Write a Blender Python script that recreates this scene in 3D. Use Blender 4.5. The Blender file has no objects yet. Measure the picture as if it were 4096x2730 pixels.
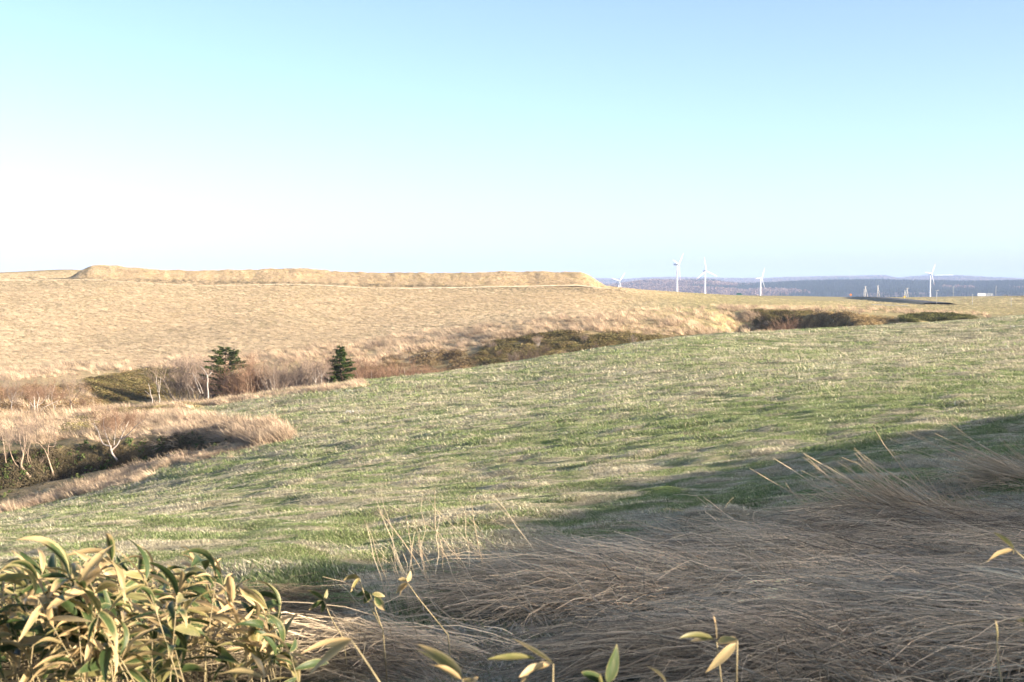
import bpy, math, random
import numpy as np
from mathutils import Vector, Matrix, Euler

random.seed(11)
rng = np.random.default_rng(11)
R = math.radians
SC = bpy.context.scene
COL = SC.collection

# ------------------------------------------------------------------ camera
F, CX, CY, PITCH = 5690.0, 2048.0, 1365.0, R(2.265)     # focal length and centre in photo pixels
cp, sp = math.cos(PITCH), math.sin(PITCH)
cam_d = bpy.data.cameras.new('camera'); cam = bpy.data.objects.new('camera', cam_d); COL.objects.link(cam)
cam_d.sensor_width = 36; cam_d.lens = 36 * F / 4096
cam_d.clip_start = 0.1; cam_d.clip_end = 60000
cam.location = (0, 0, 0); cam.rotation_euler = (R(90) - PITCH, 0, 0)
cam_d.dof.use_dof = True; cam_d.dof.focus_distance = 45; cam_d.dof.aperture_fstop = 8.0
SC.camera = cam

# ------------------------------------------------------------------ sky, sun, exposure
SUN_EL, SUN_AZ = R(14), R(112)                          # azimuth clockwise from the view direction
to_sun = Vector((math.sin(SUN_AZ) * math.cos(SUN_EL), math.cos(SUN_AZ) * math.cos(SUN_EL), math.sin(SUN_EL)))
world = bpy.data.worlds.new('World'); SC.world = world; world.use_nodes = True
wn = world.node_tree
sky = wn.nodes.new('ShaderNodeTexSky'); sky.sky_type = 'NISHITA'; sky.sun_disc = False
sky.sun_elevation = SUN_EL; sky.sun_rotation = SUN_AZ
sky.altitude = 60; sky.air_density = 0.5; sky.dust_density = 1.35; sky.ozone_density = 0.8
wn.nodes['Background'].inputs['Strength'].default_value = 0.11
wn.links.new(sky.outputs[0], wn.nodes['Background'].inputs['Color'])
sun_d = bpy.data.lights.new('sun', 'SUN'); sun = bpy.data.objects.new('sun', sun_d); COL.objects.link(sun)
sun_d.energy = 4.15; sun_d.angle = R(0.55); sun_d.color = (1.0, 0.87, 0.70)
sun.rotation_euler = to_sun.to_track_quat('Z', 'Y').to_euler(); sun.location = to_sun * 300
vs = SC.view_settings
vs.view_transform = 'Standard'; vs.look = 'None'; vs.gamma = 1; vs.use_curve_mapping = False
vs.exposure = 1.8
SC.render.engine = 'CYCLES'
SC.cycles.max_bounces = 4; SC.cycles.diffuse_bounces = 2; SC.cycles.glossy_bounces = 2
SC.cycles.transmission_bounces = 2; SC.cycles.volume_bounces = 0; SC.cycles.transparent_max_bounces = 6
SC.cycles.use_denoising = True; SC.cycles.use_adaptive_sampling = True; SC.cycles.adaptive_threshold = 0.015

# ------------------------------------------------------------------ small helpers
def tag(o, label=None, cat=None, group=None, kind=None):
    if label: o['label'] = label
    if cat: o['category'] = cat
    if group: o['group'] = group
    if kind: o['kind'] = kind
    return o

def mesh_obj(name, verts, faces, mat, parent=None, smooth=False):
    me = bpy.data.meshes.new(name); me.from_pydata([tuple(v) for v in verts], [], faces); me.update()
    if mat: me.materials.append(mat)
    if smooth: me.polygons.foreach_set('use_smooth', [True] * len(me.polygons))
    o = bpy.data.objects.new(name, me); COL.objects.link(o)
    if parent: o.parent = parent
    return o

def empty(name, loc):
    o = bpy.data.objects.new(name, None); COL.objects.link(o); o.location = loc; o.empty_display_size = 0.2
    return o

def instance(name, me, parent=None):
    o = bpy.data.objects.new(name, me); COL.objects.link(o)
    if parent: o.parent = parent
    return o

_tab = rng.random((256, 256))
def vnoise(x, y):
    xi = np.floor(x).astype(int); yi = np.floor(y).astype(int); fx = x - xi; fy = y - yi
    fx = fx * fx * (3 - 2 * fx); fy = fy * fy * (3 - 2 * fy)
    g = lambda a, b: _tab[a & 255, b & 255]
    return (g(xi, yi) * (1 - fx) + g(xi + 1, yi) * fx) * (1 - fy) + (g(xi, yi + 1) * (1 - fx) + g(xi + 1, yi + 1) * fx) * fy
def fbm(x, y, sc, octv=3):
    x = np.asarray(x, float) / sc; y = np.asarray(y, float) / sc; s = 0; a = .5; n = 0
    for k in range(octv):
        s = s + a * vnoise(x + 17.3 * k, y - 9.1 * k); n += a; a *= .5; x = x * 2.03; y = y * 2.03
    return s / n - .5
def sstep(x, a, b):
    t = np.clip((np.asarray(x, float) - a) / (b - a), 0, 1); return t * t * (3 - 2 * t)

# photo pixel -> slopes of its line of sight (x/y, z/y)
def ray(u, v):
    a = (np.asarray(u, float) - CX) / F; b = (CY - np.asarray(v, float)) / F
    dy = cp + b * sp
    return a / dy, (-sp + b * cp) / dy
def at(u, v, d):
    w, t = ray(u, v); return Vector((float(w) * d, d, float(t) * d))
def proj(x, y, z):
    fwd = y * cp - z * sp; up = y * sp + z * cp
    return CX + F * x / fwd, CY - F * up / fwd

# ------------------------------------------------------------------ terrain: heights from where ground shows at which distance
CP = []                                     # (theta, r, z)
def c(u, v, d):
    p = at(u, v, d); CP.append((math.atan2(p.x, p.y), math.hypot(p.x, p.y), p.z))
def cz(u, d, z):
    w = (u - CX) / F; CP.append((math.atan(w), d * math.hypot(1, w), z))
for u in (-700, 600, 2048, 3400, 4800):
    cz(u, 1.0, -1.64); cz(u, 3.0, -1.64)
for row in [
    (2730, [(-700, 6.4), (600, 6.4), (1500, 6.3), (2500, 6.1), (3400, 6.0), (4096, 6.0), (4800, 6.0)]),
    (2400, [(-700, 10.5), (200, 10.2), (1200, 9.6), (2000, 9.2), (3000, 8.8), (4096, 8.5), (4800, 8.5)]),
    (2150, [(-700, 22), (0, 21), (1000, 17), (2000, 14.2), (3000, 12.6), (4096, 11.5), (4800, 11.3)]),
    (1950, [(1000, 40), (2000, 26), (3000, 19.5), (4096, 15.5), (4800, 15)]),
    (1800, [(1150, 64), (2000, 42), (3000, 28.5), (4096, 21), (4800, 20)]),
    (1650, [(2000, 68), (3000, 45), (4096, 32), (4800, 30)]),
    (1560, [(2000, 98), (1500, 108), (2500, 76)]),
    (1500, [(3000, 80), (4096, 58), (2500, 98), (4800, 54)]),
    (1400, [(4096, 96), (3300, 120), (4800, 88)])]:
    for u, d in row[1]: c(u, row[0], d)
RIM = [(-700, 1760, 78), (-300, 1720, 90), (0, 1690, 100), (300, 1662, 110), (500, 1645, 115), (700, 1625, 122), (900, 1600, 128), (1100, 1575, 132), (1450, 1536, 138), (2000, 1470, 147),
       (2350, 1418, 155), (2700, 1366, 166), (3100, 1338, 178), (3500, 1316, 190), (3900, 1287, 205), (4096, 1264, 216), (4800, 1225, 250)]
for u, v, d in RIM[3:]: c(u, v, d)
for q in [(0, 2070, 56), (0, 2020, 68), (450, 1890, 71.5), (700, 1830, 71), (1000, 1785, 70), (0, 1790, 81), (300, 1770, 81), (600, 1750, 80), (1000, 1712, 78),
          (-700, 2150, 58), (-700, 1810, 82), (0, 1700, 97), (500, 1692, 97), (850, 1660, 104), (-700, 1700, 90), (150, 1648, 112), (0, 1620, 120), (-700, 1620, 115),
          (0, 1555, 150), (300, 1565, 150), (-700, 1560, 150)]: c(*q)
for q in [(560, 146, -13.2), (750, 150, -13.6), (950, 152, -13.4), (1200, 156, -13.2), (1450, 158, -12.8), (1750, 164, -12.2), (2000, 170, -11.8), (2350, 178, -10.6), (2700, 188, -9.3),
          (3100, 198, -8.2), (3500, 208, -7.2), (3900, 222, -6.2), (4300, 240, -5.2)]: cz(*q)
for q in [(-700, 1490, 185), (0, 1485, 188), (500, 1480, 190), (800, 1468, 192), (1200, 1425, 200), (1700, 1392, 205), (2000, 1345, 205), (2350, 1345, 200), (2700, 1305, 212), (2900, 1242, 252), (3300, 1244, 262), (3700, 1252, 268), (3950, 1262, 268),
          (-700, 1310, 258), (0, 1310, 258), (700, 1305, 262), (1400, 1285, 270), (2000, 1250, 275), (2500, 1222, 300), (2900, 1208, 350),
          (-700, 1115, 352), (0, 1114, 352), (400, 1117, 350), (1200, 1134, 348), (2000, 1148, 345), (2450, 1154, 345), (2700, 1180, 380),
          (-700, 1098, 440), (0, 1094, 440), (330, 1088, 440), (2480, 1152, 410), (2700, 1168, 445), (3000, 1185, 500), (3250, 1200, 540), (3400, 1207, 560),
          (3300, 1225, 360), (3700, 1236, 360), (4096, 1244, 330), (4800, 1225, 330), (3700, 1215, 520), (4096, 1226, 430), (4096, 1200, 620), (4800, 1195, 600), (3500, 1196, 760), (3800, 1187, 840), (4096, 1184, 860), (4800, 1180, 880)]: c(*q)
for u in (400, 1200, 2000, 2400): c(u, 1130 + u * .008, 420)
for u in (-700, 400, 1500): cz(u, 700, -3); cz(u, 1100, -14)
for u in (2500,): cz(u, 760, -9.5); cz(u, 1100, -13.0)
c(2957, 1184, 760); c(2957, 1182, 1070); cz(3100, 1070, -9.5)
for u in (3500, 4096, 4800): cz(u, 1200, -15)
for u in (-700, 1000, 2500, 3300, 4100, 4800): cz(u, 1700, -26); cz(u, 2600, -38); cz(u, 4200, -46); cz(u, 9000, -60); cz(u, 20000, -75)
CP = np.array(CP)
KA, KB = 0.11, 0.28
def feat(th, r): return np.stack([th / KA, np.log(r) / KB], -1)
def tps(d2): return 0.5 * d2 * np.log(d2 + 1e-9)
_X = feat(CP[:, 0], CP[:, 1]); _q = CP[:, 2] / (CP[:, 1] + 10)
_n = len(_X)
_K = tps(((_X[:, None] - _X[None]) ** 2).sum(-1)) + np.eye(_n) * 0.003
_P = np.concatenate([np.ones((_n, 1)), _X], 1)
_A = np.block([[_K, _P], [_P.T, np.zeros((3, 3))]])
_sol = np.linalg.solve(_A, np.concatenate([_q, np.zeros(3)]))
def base_h(th, r):
    th = np.asarray(th, float); r = np.asarray(r, float); shp = th.shape
    thc = np.clip(th, -.44, .44).ravel(); rr = np.clip(r.ravel(), .8, 20000)
    out = np.empty(len(rr))
    for i in range(0, len(rr), 60000):
        X = feat(thc[i:i + 60000], rr[i:i + 60000])
        k = tps(((X[:, None] - _X[None]) ** 2).sum(-1))
        out[i:i + 60000] = k @ _sol[:_n] + _sol[_n] + X @ _sol[_n + 1:]
    z = (out * (rr + 10)).reshape(shp)
    side = sstep(np.abs(th), .5, 1.2)                  # beside and behind the camera the upland runs on
    plain = np.interp(r, [0, 12, 60, 300, 900, 2500, 20000], [-1.64, -1.64, -2.5, -6, -14, -38, -75])
    return z * (1 - side) + plain * side

def pl(pts): return np.array([((u - CX) / F * d, d) for u, d in pts])
def dist_poly(x, y, P):
    best = np.full(x.shape, 1e9); par = np.zeros(x.shape); L = 0
    for (ax, ay), (bx, by) in zip(P[:-1], P[1:]):
        dx, dy = bx - ax, by - ay; l2 = dx * dx + dy * dy; l = math.sqrt(l2)
        t = np.clip(((x - ax) * dx + (y - ay) * dy) / l2, 0, 1)
        d = np.hypot(x - ax - t * dx, y - ay - t * dy)
        m = d < best; best = np.where(m, d, best); par = np.where(m, L + t * l, par); L += l
    return best, par, L
GULLY = pl([(-700, 75), (-300, 75), (0, 75.5), (250, 76), (480, 76), (700, 75.5), (880, 74.5)])
BERM = pl([(395, 353), (1200, 352), (2040, 351), (2310, 350)])
RIM_TH = np.array([math.atan2(at(*q).x, at(*q).y) for q in RIM]); RIM_R = np.array([math.hypot(at(*q).x, at(*q).y) for q in RIM])
def rim_r(th): return np.interp(th, RIM_TH, RIM_R)
SD = np.array([to_sun.x, to_sun.y]) / math.hypot(to_sun.x, to_sun.y); TE = math.tan(SUN_EL)

def height(x, y, fine=True):
    x = np.asarray(x, float); y = np.asarray(y, float)
    th = np.arctan2(x, y); r = np.hypot(x, y)
    z = base_h(th, r)
    front = (np.abs(th) < .5)
    d, s, L = dist_poly(x, y, GULLY)
    d = d + fbm(x, y, 5) * 2.2
    z = z - 3.2 * (1 - sstep(d, 1.2, 3.6)) * (1 - sstep(s, L - 7, L + 1)) * front
    d, s, L = dist_poly(x, y, BERM)
    d = d + fbm(x, y, 4) * .7
    z = z + (3.4 + fbm(x, y, 14, 2) * .4 + fbm(x, y, 2.5, 2) * .6) * (1 - sstep(d, .5, 8.0)) ** .85 * front
    for (u, dd, ax, ay, dep) in ((3130, 222, 9.5, 26, 4.6), (3010, 235, 5.5, 18, 2.0), (3650, 228, 6.5, 24, 5.2), (3800, 234, 5, 16, 2.2)):
        px = (u - CX) / F * dd
        e = np.hypot((x - px) / ax, (y - dd) / ay) + fbm(x, y, 7) * .5
        z = z - dep * (1 - sstep(e, .45, 1.15)) * front
    px = (3390 - CX) / F * 224                                               # spur between the two hollows
    z = z + 2.2 * np.exp(-((x - px) / 6.5) ** 2 - ((y - 228) / 14) ** 2) * front
    p = -(SD[0] * x + SD[1] * y); q = -SD[1] * x + SD[0] * y                 # rising ground towards the sun, right of and behind the camera
    H = np.interp(q, [0, 4.8, 5.6, 6.6, 11, 12.2, 13.8, 16.6, 22, 29, 34, 45, 60], [-.88, -.88, -.84, -.66, -.70, -1.14, -1.08, -1.34, -1.48, -2.06, -2.57, -3.6, -6]) + .25 * fbm(q, q * 0 + 3.3, 6, 2) 
    crest = H + 15 * TE
    rz = crest - .62 * np.maximum(0, p + 15) - .12 * np.maximum(0, -(p + 15))
    z = np.maximum(z, rz)
    if fine:
        z = z + .26 * fbm(x, y, 1.1, 2) * sstep(r, 4.5, 7) * (1 - sstep(r, 14, 22)) * front
        near = np.exp(-r / 400)
        fld = (r < rim_r(th)) & front
        amp = np.where(fld, .24, .14) * sstep(r, 3, 14) * near
        z = z + amp * fbm(x, y, .95, 2) * np.where(fld, 1, 1.6) + .35 * fbm(x, y, 23, 2) * sstep(r, 25, 70) * near
    return z

# polar grid: fine in front of the camera, coarser round the back
tha = np.linspace(-.43, .43, 640)
thb = np.concatenate([np.linspace(.43, 1.3, 60)[1:], np.linspace(1.3, math.pi, 40)[1:]])
TH = np.concatenate([-thb[::-1], tha, thb[:-1]])
RR = np.concatenate([np.linspace(.6, 4, 12)[:-1], np.exp(np.linspace(math.log(4), math.log(700), 820)), np.exp(np.linspace(math.log(700), math.log(14000), 60))[1:]])
nT, nR = len(TH), len(RR)
GT, GR = np.meshgrid(TH, RR, indexing='ij')
GX, GY = GR * np.sin(GT), GR * np.cos(GT)
GZ = height(GX, GY)

# first ground seen along a photo pixel
_tan = np.where(GY > 0, GZ / np.maximum(GY, 1e-6), -9)
_i0 = len(thb); _tt = np.maximum.accumulate(_tan[_i0:_i0 + 640], axis=1); _W = np.tan(tha)
def hit(u, v):
    w, t = ray(u, v)
    i = np.clip(np.searchsorted(_W, w), 1, 639); i = np.where(np.abs(_W[i - 1] - w) < np.abs(_W[i] - w), i - 1, i)
    out = np.empty(len(w))
    for k in np.unique(i):
        m = i == k
        j = np.clip(np.searchsorted(_tt[k], t[m]), 1, nR - 1)
        t0, t1 = _tan[_i0 + k, j - 1], _tan[_i0 + k, j]
        f = np.clip((t[m] - t0) / np.where(np.abs(t1 - t0) < 1e-9, 1e-9, t1 - t0), 0, 1)
        out[m] = (RR[j - 1] + f * (RR[j] - RR[j - 1])) * math.cos(math.atan(_W[k]))
    return w * out, out
def ground(x, y):                                          # height read from the finished grid
    x = np.asarray(x, float); y = np.asarray(y, float)
    th = np.arctan2(x, y); r = np.hypot(x, y)
    fi = np.clip(np.interp(th, TH, np.arange(nT)), 0, nT - 1.001); fj = np.clip(np.interp(r, RR, np.arange(nR)), 0, nR - 1.001)
    i = fi.astype(int); j = fj.astype(int); a = fi - i; b = fj - j
    return (GZ[i, j] * (1 - a) + GZ[i + 1, j] * a) * (1 - b) + (GZ[i, j + 1] * (1 - a) + GZ[i + 1, j + 1] * a) * b
def gpt(x, y): return Vector((x, y, float(ground(np.array([x]), np.array([y]))[0])))
def inside(u, v, poly):
    m = np.zeros(len(u), bool); P = np.array(poly, float); j = len(P) - 1
    for i in range(len(P)):
        c1 = (P[i, 1] > v) != (P[j, 1] > v)
        m ^= c1 & (u < (P[j, 0] - P[i, 0]) * (v - P[i, 1]) / (P[j, 1] - P[i, 1] + 1e-12) + P[i, 0]); j = i
    return m

# ------------------------------------------------------------------ materials
def newmat(name):
    m = bpy.data.materials.new(name); m.use_nodes = True
    nt = m.node_tree; b = nt.nodes['Principled BSDF']; b.inputs['Roughness'].default_value = .85
    b.inputs['Specular IOR Level'].default_value = .2
    return m, nt, b
def mixc(nt, fac, a, b, typ='MIX'):
    n = nt.nodes.new('ShaderNodeMix'); n.data_type = 'RGBA'; n.blend_type = typ
    for sock, val in ((0, fac), (6, a), (7, b)):
        if isinstance(val, (int, float)): n.inputs[sock].default_value = val
        elif isinstance(val, tuple): n.inputs[sock].default_value = (*val, 1)
        else: nt.links.new(val, n.inputs[sock])
    return n.outputs[2]
def math_n(nt, op, a, b=None, clamp=False):
    n = nt.nodes.new('ShaderNodeMath'); n.operation = op; n.use_clamp = clamp
    for k, val in ((0, a), (1, b)):
        if val is None: continue
        if isinstance(val, (int, float)): n.inputs[k].default_value = val
        else: nt.links.new(val, n.inputs[k])
    return n.outputs[0]
def noise_n(nt, scale, detail=4, rough=.6, coord='Object', stretch=None):
    tc = nt.nodes.new('ShaderNodeTexCoord'); n = nt.nodes.new('ShaderNodeTexNoise')
    n.inputs['Scale'].default_value = scale; n.inputs['Detail'].default_value = detail; n.inputs['Roughness'].default_value = rough
    src = tc.outputs[coord]
    if stretch:
        mp = nt.nodes.new('ShaderNodeMapping'); mp.inputs['Scale'].default_value = stretch
        nt.links.new(src, mp.inputs[0]); src = mp.outputs[0]
    nt.links.new(src, n.inputs['Vector']); return n.outputs[0]
def ramp(nt, src, stops):
    n = nt.nodes.new('ShaderNodeValToRGB'); e = n.color_ramp.elements
    while len(e) < len(stops): e.new(.5)
    for el, (p, col) in zip(e, stops): el.position = p; el.color = (*col, 1) if len(col) == 3 else col
    nt.links.new(src, n.inputs[0]); return n.outputs[0]
def simple(name, col, rough=.7, var=.25, scale=6, metal=0, bump=0):
    m, nt, b = newmat(name)
    n = noise_n(nt, scale)
    lo = tuple(x * (1 - var) for x in col); hi = tuple(min(1, x * (1 + var)) for x in col)
    nt.links.new(ramp(nt, n, [(.3, lo), (.7, hi)]), b.inputs['Base Color'])
    b.inputs['Roughness'].default_value = rough; b.inputs['Metallic'].default_value = metal
    if bump:
        bp = nt.nodes.new('ShaderNodeBump'); bp.inputs['Strength'].default_value = bump
        nt.links.new(n, bp.inputs['Height']); nt.links.new(bp.outputs[0], b.inputs['Normal'])
    return m
def attr(nt, name, typ='GEOMETRY'):
    n = nt.nodes.new('ShaderNodeAttribute'); n.attribute_name = name; n.attribute_type = typ; return n

def ground_mat():
    m, nt, b = newmat('turf')
    colr = attr(nt, 'tone').outputs['Color']
    n1 = noise_n(nt, .9, 6, .65); n2 = noise_n(nt, 9, 5, .7); n3 = noise_n(nt, .05, 3, .5)
    a = mixc(nt, 1.0, colr, ramp(nt, n1, [(.3, (.62, .66, .6)), (.55, (1, 1, 1)), (.75, (1.35, 1.25, 1.15))]), 'MULTIPLY')
    a = mixc(nt, 1.0, a, ramp(nt, n2, [(.3, (.6, .6, .6)), (.7, (1.3, 1.3, 1.3))]), 'MULTIPLY')
    a = mixc(nt, 1.0, a, ramp(nt, n3, [(.35, (.9, .92, .9)), (.65, (1.1, 1.06, 1.04))]), 'MULTIPLY')
    nt.links.new(a, b.inputs['Base Color']); b.inputs['Roughness'].default_value = 1; b.inputs['Specular IOR Level'].default_value = .05
    bp = nt.nodes.new('ShaderNodeBump'); bp.inputs['Strength'].default_value = .6; bp.inputs['Distance'].default_value = .15
    nt.links.new(noise_n(nt, 3.5, 6, .7), bp.inputs['Height']); nt.links.new(bp.outputs[0], b.inputs['Normal'])
    return m
def blade_mat(name, trans=.25):
    m, nt, b = newmat(name)
    t = attr(nt, 'tint', 'INSTANCER'); s = attr(nt, 'shade')
    colr = mixc(nt, 1.0, t.outputs['Color'], s.outputs['Color'], 'MULTIPLY')
    nt.links.new(colr, b.inputs['Base Color']); b.inputs['Roughness'].default_value = .75; b.inputs['Specular IOR Level'].default_value = .15
    tr = nt.nodes.new('ShaderNodeBsdfTranslucent'); nt.links.new(colr, tr.inputs[0])
    mx = nt.nodes.new('ShaderNodeMixShader'); mx.inputs[0].default_value = trans
    nt.links.new(b.outputs[0], mx.inputs[1]); nt.links.new(tr.outputs[0], mx.inputs[2])
    nt.links.new(mx.outputs[0], nt.nodes['Material Output'].inputs['Surface'])
    return m
def leaf_mat(name, mid, edge, dry, dryness):
    m, nt, b = newmat(name)
    uv = nt.nodes.new('ShaderNodeUVMap'); sx = nt.nodes.new('ShaderNodeSeparateXYZ'); nt.links.new(uv.outputs[0], sx.inputs[0])
    oi = nt.nodes.new('ShaderNodeObjectInfo')
    ac = math_n(nt, 'ABSOLUTE', math_n(nt, 'SUBTRACT', math_n(nt, 'MULTIPLY', sx.outputs[1], 2), 1))
    nz = noise_n(nt, 9, 4, .6, 'Object', (1, 2.5, 1))
    e = math_n(nt, 'ADD', ac, math_n(nt, 'MULTIPLY', math_n(nt, 'SUBTRACT', nz, .5), .9))
    e = math_n(nt, 'ADD', e, math_n(nt, 'MULTIPLY', math_n(nt, 'SUBTRACT', oi.outputs['Random'], .5), .5))
    edgef = ramp(nt, e, [(.70, (0, 0, 0)), (.92, (1, 1, 1))])
    tip = ramp(nt, math_n(nt, 'ADD', sx.outputs[0], math_n(nt, 'MULTIPLY', math_n(nt, 'SUBTRACT', oi.outputs['Random'], .5), .5)), [(.72, (0, 0, 0)), (.95, (1, 1, 1))])
    vein = nt.nodes.new('ShaderNodeTexWave'); vein.wave_type = 'BANDS'; vein.bands_direction = 'Y'; vein.inputs['Scale'].default_value = 4.2; vein.inputs['Distortion'].default_value = .6
    nt.links.new(uv.outputs[0], vein.inputs[0])
    colr = mixc(nt, edgef, mid, edge); colr = mixc(nt, tip, colr, dry)
    dn = noise_n(nt, 3, 3, .5)
    dd = math_n(nt, 'ADD', math_n(nt, 'MULTIPLY', dn, .8), dryness - .5, True)
    colr = mixc(nt, dd, colr, dry)
    colr = mixc(nt, 1.0, colr, ramp(nt, vein.outputs[0], [(0, (.82, .82, .82)), (1, (1.08, 1.08, 1.08))]), 'MULTIPLY')
    colr = mixc(nt, 1.0, colr, ramp(nt, oi.outputs['Random'], [(0, (.75, .8, .75)), (1, (1.15, 1.1, 1.05))]), 'MULTIPLY')
    nt.links.new(colr, b.inputs['Base Color']); b.inputs['Roughness'].default_value = .5; b.inputs['Specular IOR Level'].default_value = .35
    tr = nt.nodes.new('ShaderNodeBsdfTranslucent'); nt.links.new(colr, tr.inputs[0])
    mx = nt.nodes.new('ShaderNodeMixShader'); mx.inputs[0].default_value = .22
    nt.links.new(b.outputs[0], mx.inputs[1]); nt.links.new(tr.outputs[0], mx.inputs[2])
    nt.links.new(mx.outputs[0], nt.nodes['Material Output'].inputs['Surface'])
    return m
M = {
    'ground': ground_mat(), 'blade': blade_mat('grass_blade'), 'needle_blade': blade_mat('leafy_blade', .15),
    'white_bark': simple('white_bark', (.44, .385, .335), .8, .3, 9, bump=.3), 'tan_bark': simple('tan_bark', (.42, .31, .22), .85, .3, 9, bump=.3),
    'dark_bark': simple('dark_bark', (.12, .085, .06), .9, .3, 9, bump=.4),
    'red_twig': simple('red_twig', (.25, .155, .10), .85, .3, 3), 'grey_twig': simple('grey_twig', (.30, .225, .17), .85, .3, 3),
    'needles': simple('conifer_needles', (.085, .125, .032), .7, .6, 2.2),
    'stalk': simple('dry_stalk', (.50, .385, .25), .75, .35, 4), 'stalk2': simple('pale_stalk', (.62, .50, .33), .75, .3, 4),
    'stem': simple('bamboo_stem', (.36, .29, .16), .55, .35, 14),
    'leaf_green': leaf_mat('bamboo_leaf_green', (.07, .105, .035), (.36, .32, .15), (.50, .38, .20), .08),
    'leaf_mixed': leaf_mat('bamboo_leaf_mixed', (.17, .18, .055), (.56, .46, .24), (.58, .43, .22), .38),
    'leaf_dry': leaf_mat('bamboo_leaf_dry', (.48, .36, .18), (.66, .55, .36), (.58, .42, .22), .75),
    'white_paint': simple('turbine_white', (.80, .79, .77), .4, .03, .1), 'red_paint': simple('blade_red', (.55, .09, .06), .5, .1, .3),
    'steel': simple('galvanised_steel', (.48, .47, .45), .5, .15, 3, .3), 'concrete': simple('concrete_pole', (.50, .48, .45), .85, .1, 2),
    'asphalt': simple('asphalt', (.10, .10, .10), .9, .2, 1.2), 'orange': simple('orange_sign', (.65, .2, .03), .5, .1, 2), 'yellow': simple('yellow_sign', (.7, .42, .04), .5, .1, 2),
    'van_green': simple('van_paint', (.02, .10, .08), .35, .1, 1), 'glass': simple('van_glass', (.05, .07, .08), .1, .1, 1), 'rubber': simple('rubber', (.02, .02, .02), .8, .1, 3),
}

# ------------------------------------------------------------------ ground sheet
rimg = rim_r(np.clip(GT, -.42, .42))
front = np.abs(GT) < .5
U, V = proj(GX, np.maximum(GY, .3), GZ); U = np.where(GY > .3, U, -9e3); V = np.where(GY > .3, V, 9e3)
big = fbm(GX, GY, 9, 3); mid = fbm(GX, GY, 2.0, 3)
GREEN, STRAW, DRY, OLIVE, SHADED_SOIL, SASA = [np.array(t) for t in ((.14, .19, .065), (.42, .36, .23), (.50, .38, .21), (.40, .34, .17), (.030, .026, .021), (.16, .135, .05))]
def lerp(a, b, t): return a + (b - a) * t[..., None]
g_amt = np.clip(.62 + 1.6 * fbm(GX, GY, 1.1, 3) + .9 * big, 0, 1)
tone = lerp(np.broadcast_to(STRAW, GX.shape + (3,)), np.broadcast_to(GREEN, GX.shape + (3,)), g_amt)
hill = sstep(GR - rimg, 0, 5) * front
tone = lerp(tone, np.broadcast_to(DRY, tone.shape), hill)
olive = hill * sstep(U + fbm(GX, GY, 30) * 500, 2450, 2950)
tone = lerp(tone, np.broadcast_to(OLIVE, tone.shape), olive * .85)
gd, gs, gL = dist_poly(GX, GY, GULLY)
promo = sstep(GR, 66, 71) * (1 - sstep(gd, 5.5, 8)) * (GT < -.16) * front
tone = lerp(tone, np.broadcast_to(np.array((.36, .26, .15)), tone.shape), np.clip(promo + (GR > 78) * (GR < rimg) * (U < 1150) * (V > 1600) * (V < 1765) * front, 0, 1) * .8)
tone = lerp(tone, np.broadcast_to(SHADED_SOIL, tone.shape), (1 - sstep(gd + fbm(GX, GY, 4) * 2, 3.0, 5.0)) * (1 - sstep(gs, gL - 6, gL)) * front)  # dark gully soil, with the shade of the bank put into its colour
vall = sstep(GR - rimg, 2, 10) * (1 - sstep(GR - rimg, 34, 58)) * front
tone = lerp(tone, np.broadcast_to(SASA, tone.shape), vall * .8)
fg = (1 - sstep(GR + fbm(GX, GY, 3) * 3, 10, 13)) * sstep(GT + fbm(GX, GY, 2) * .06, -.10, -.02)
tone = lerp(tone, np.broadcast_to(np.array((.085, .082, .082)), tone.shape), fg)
far_ = sstep(GR, 900, 1500)
tone = lerp(tone, np.broadcast_to(np.array((.20, .15, .12)), tone.shape), far_)
me = bpy.data.meshes.new('ground')
ii, jj = np.meshgrid(np.arange(nT), np.arange(nR - 1), indexing='ij'); i2 = (ii + 1) % nT
idx = np.stack([ii * nR + jj, ii * nR + jj + 1, i2 * nR + jj + 1, i2 * nR + jj], -1).reshape(-1, 4)
nq = len(idx)
inner = np.arange(nT)[::-1] * nR                                            # closes the small disc under the camera
me.vertices.add(nT * nR); me.vertices.foreach_set('co', np.stack([GX, GY, GZ], -1).reshape(-1).astype(np.float32))
me.loops.add(nq * 4 + nT); me.loops.foreach_set('vertex_index', np.concatenate([idx[:, ::-1].reshape(-1), inner[::-1]]).astype(np.int32))
me.polygons.add(nq + 1); me.polygons.foreach_set('loop_start', np.append(np.arange(nq) * 4, nq * 4).astype(np.int32))
me.update(calc_edges=True); me.validate()
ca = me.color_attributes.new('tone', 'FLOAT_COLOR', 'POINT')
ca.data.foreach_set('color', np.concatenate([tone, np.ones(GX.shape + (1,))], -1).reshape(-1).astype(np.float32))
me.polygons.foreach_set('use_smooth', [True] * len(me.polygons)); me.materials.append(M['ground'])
gobj = bpy.data.objects.new('ground', me); COL.objects.link(gobj)
tag(gobj, 'rolling pasture with green and straw coloured turf falling to gullies and a dry hillside', kind='structure')

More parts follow.
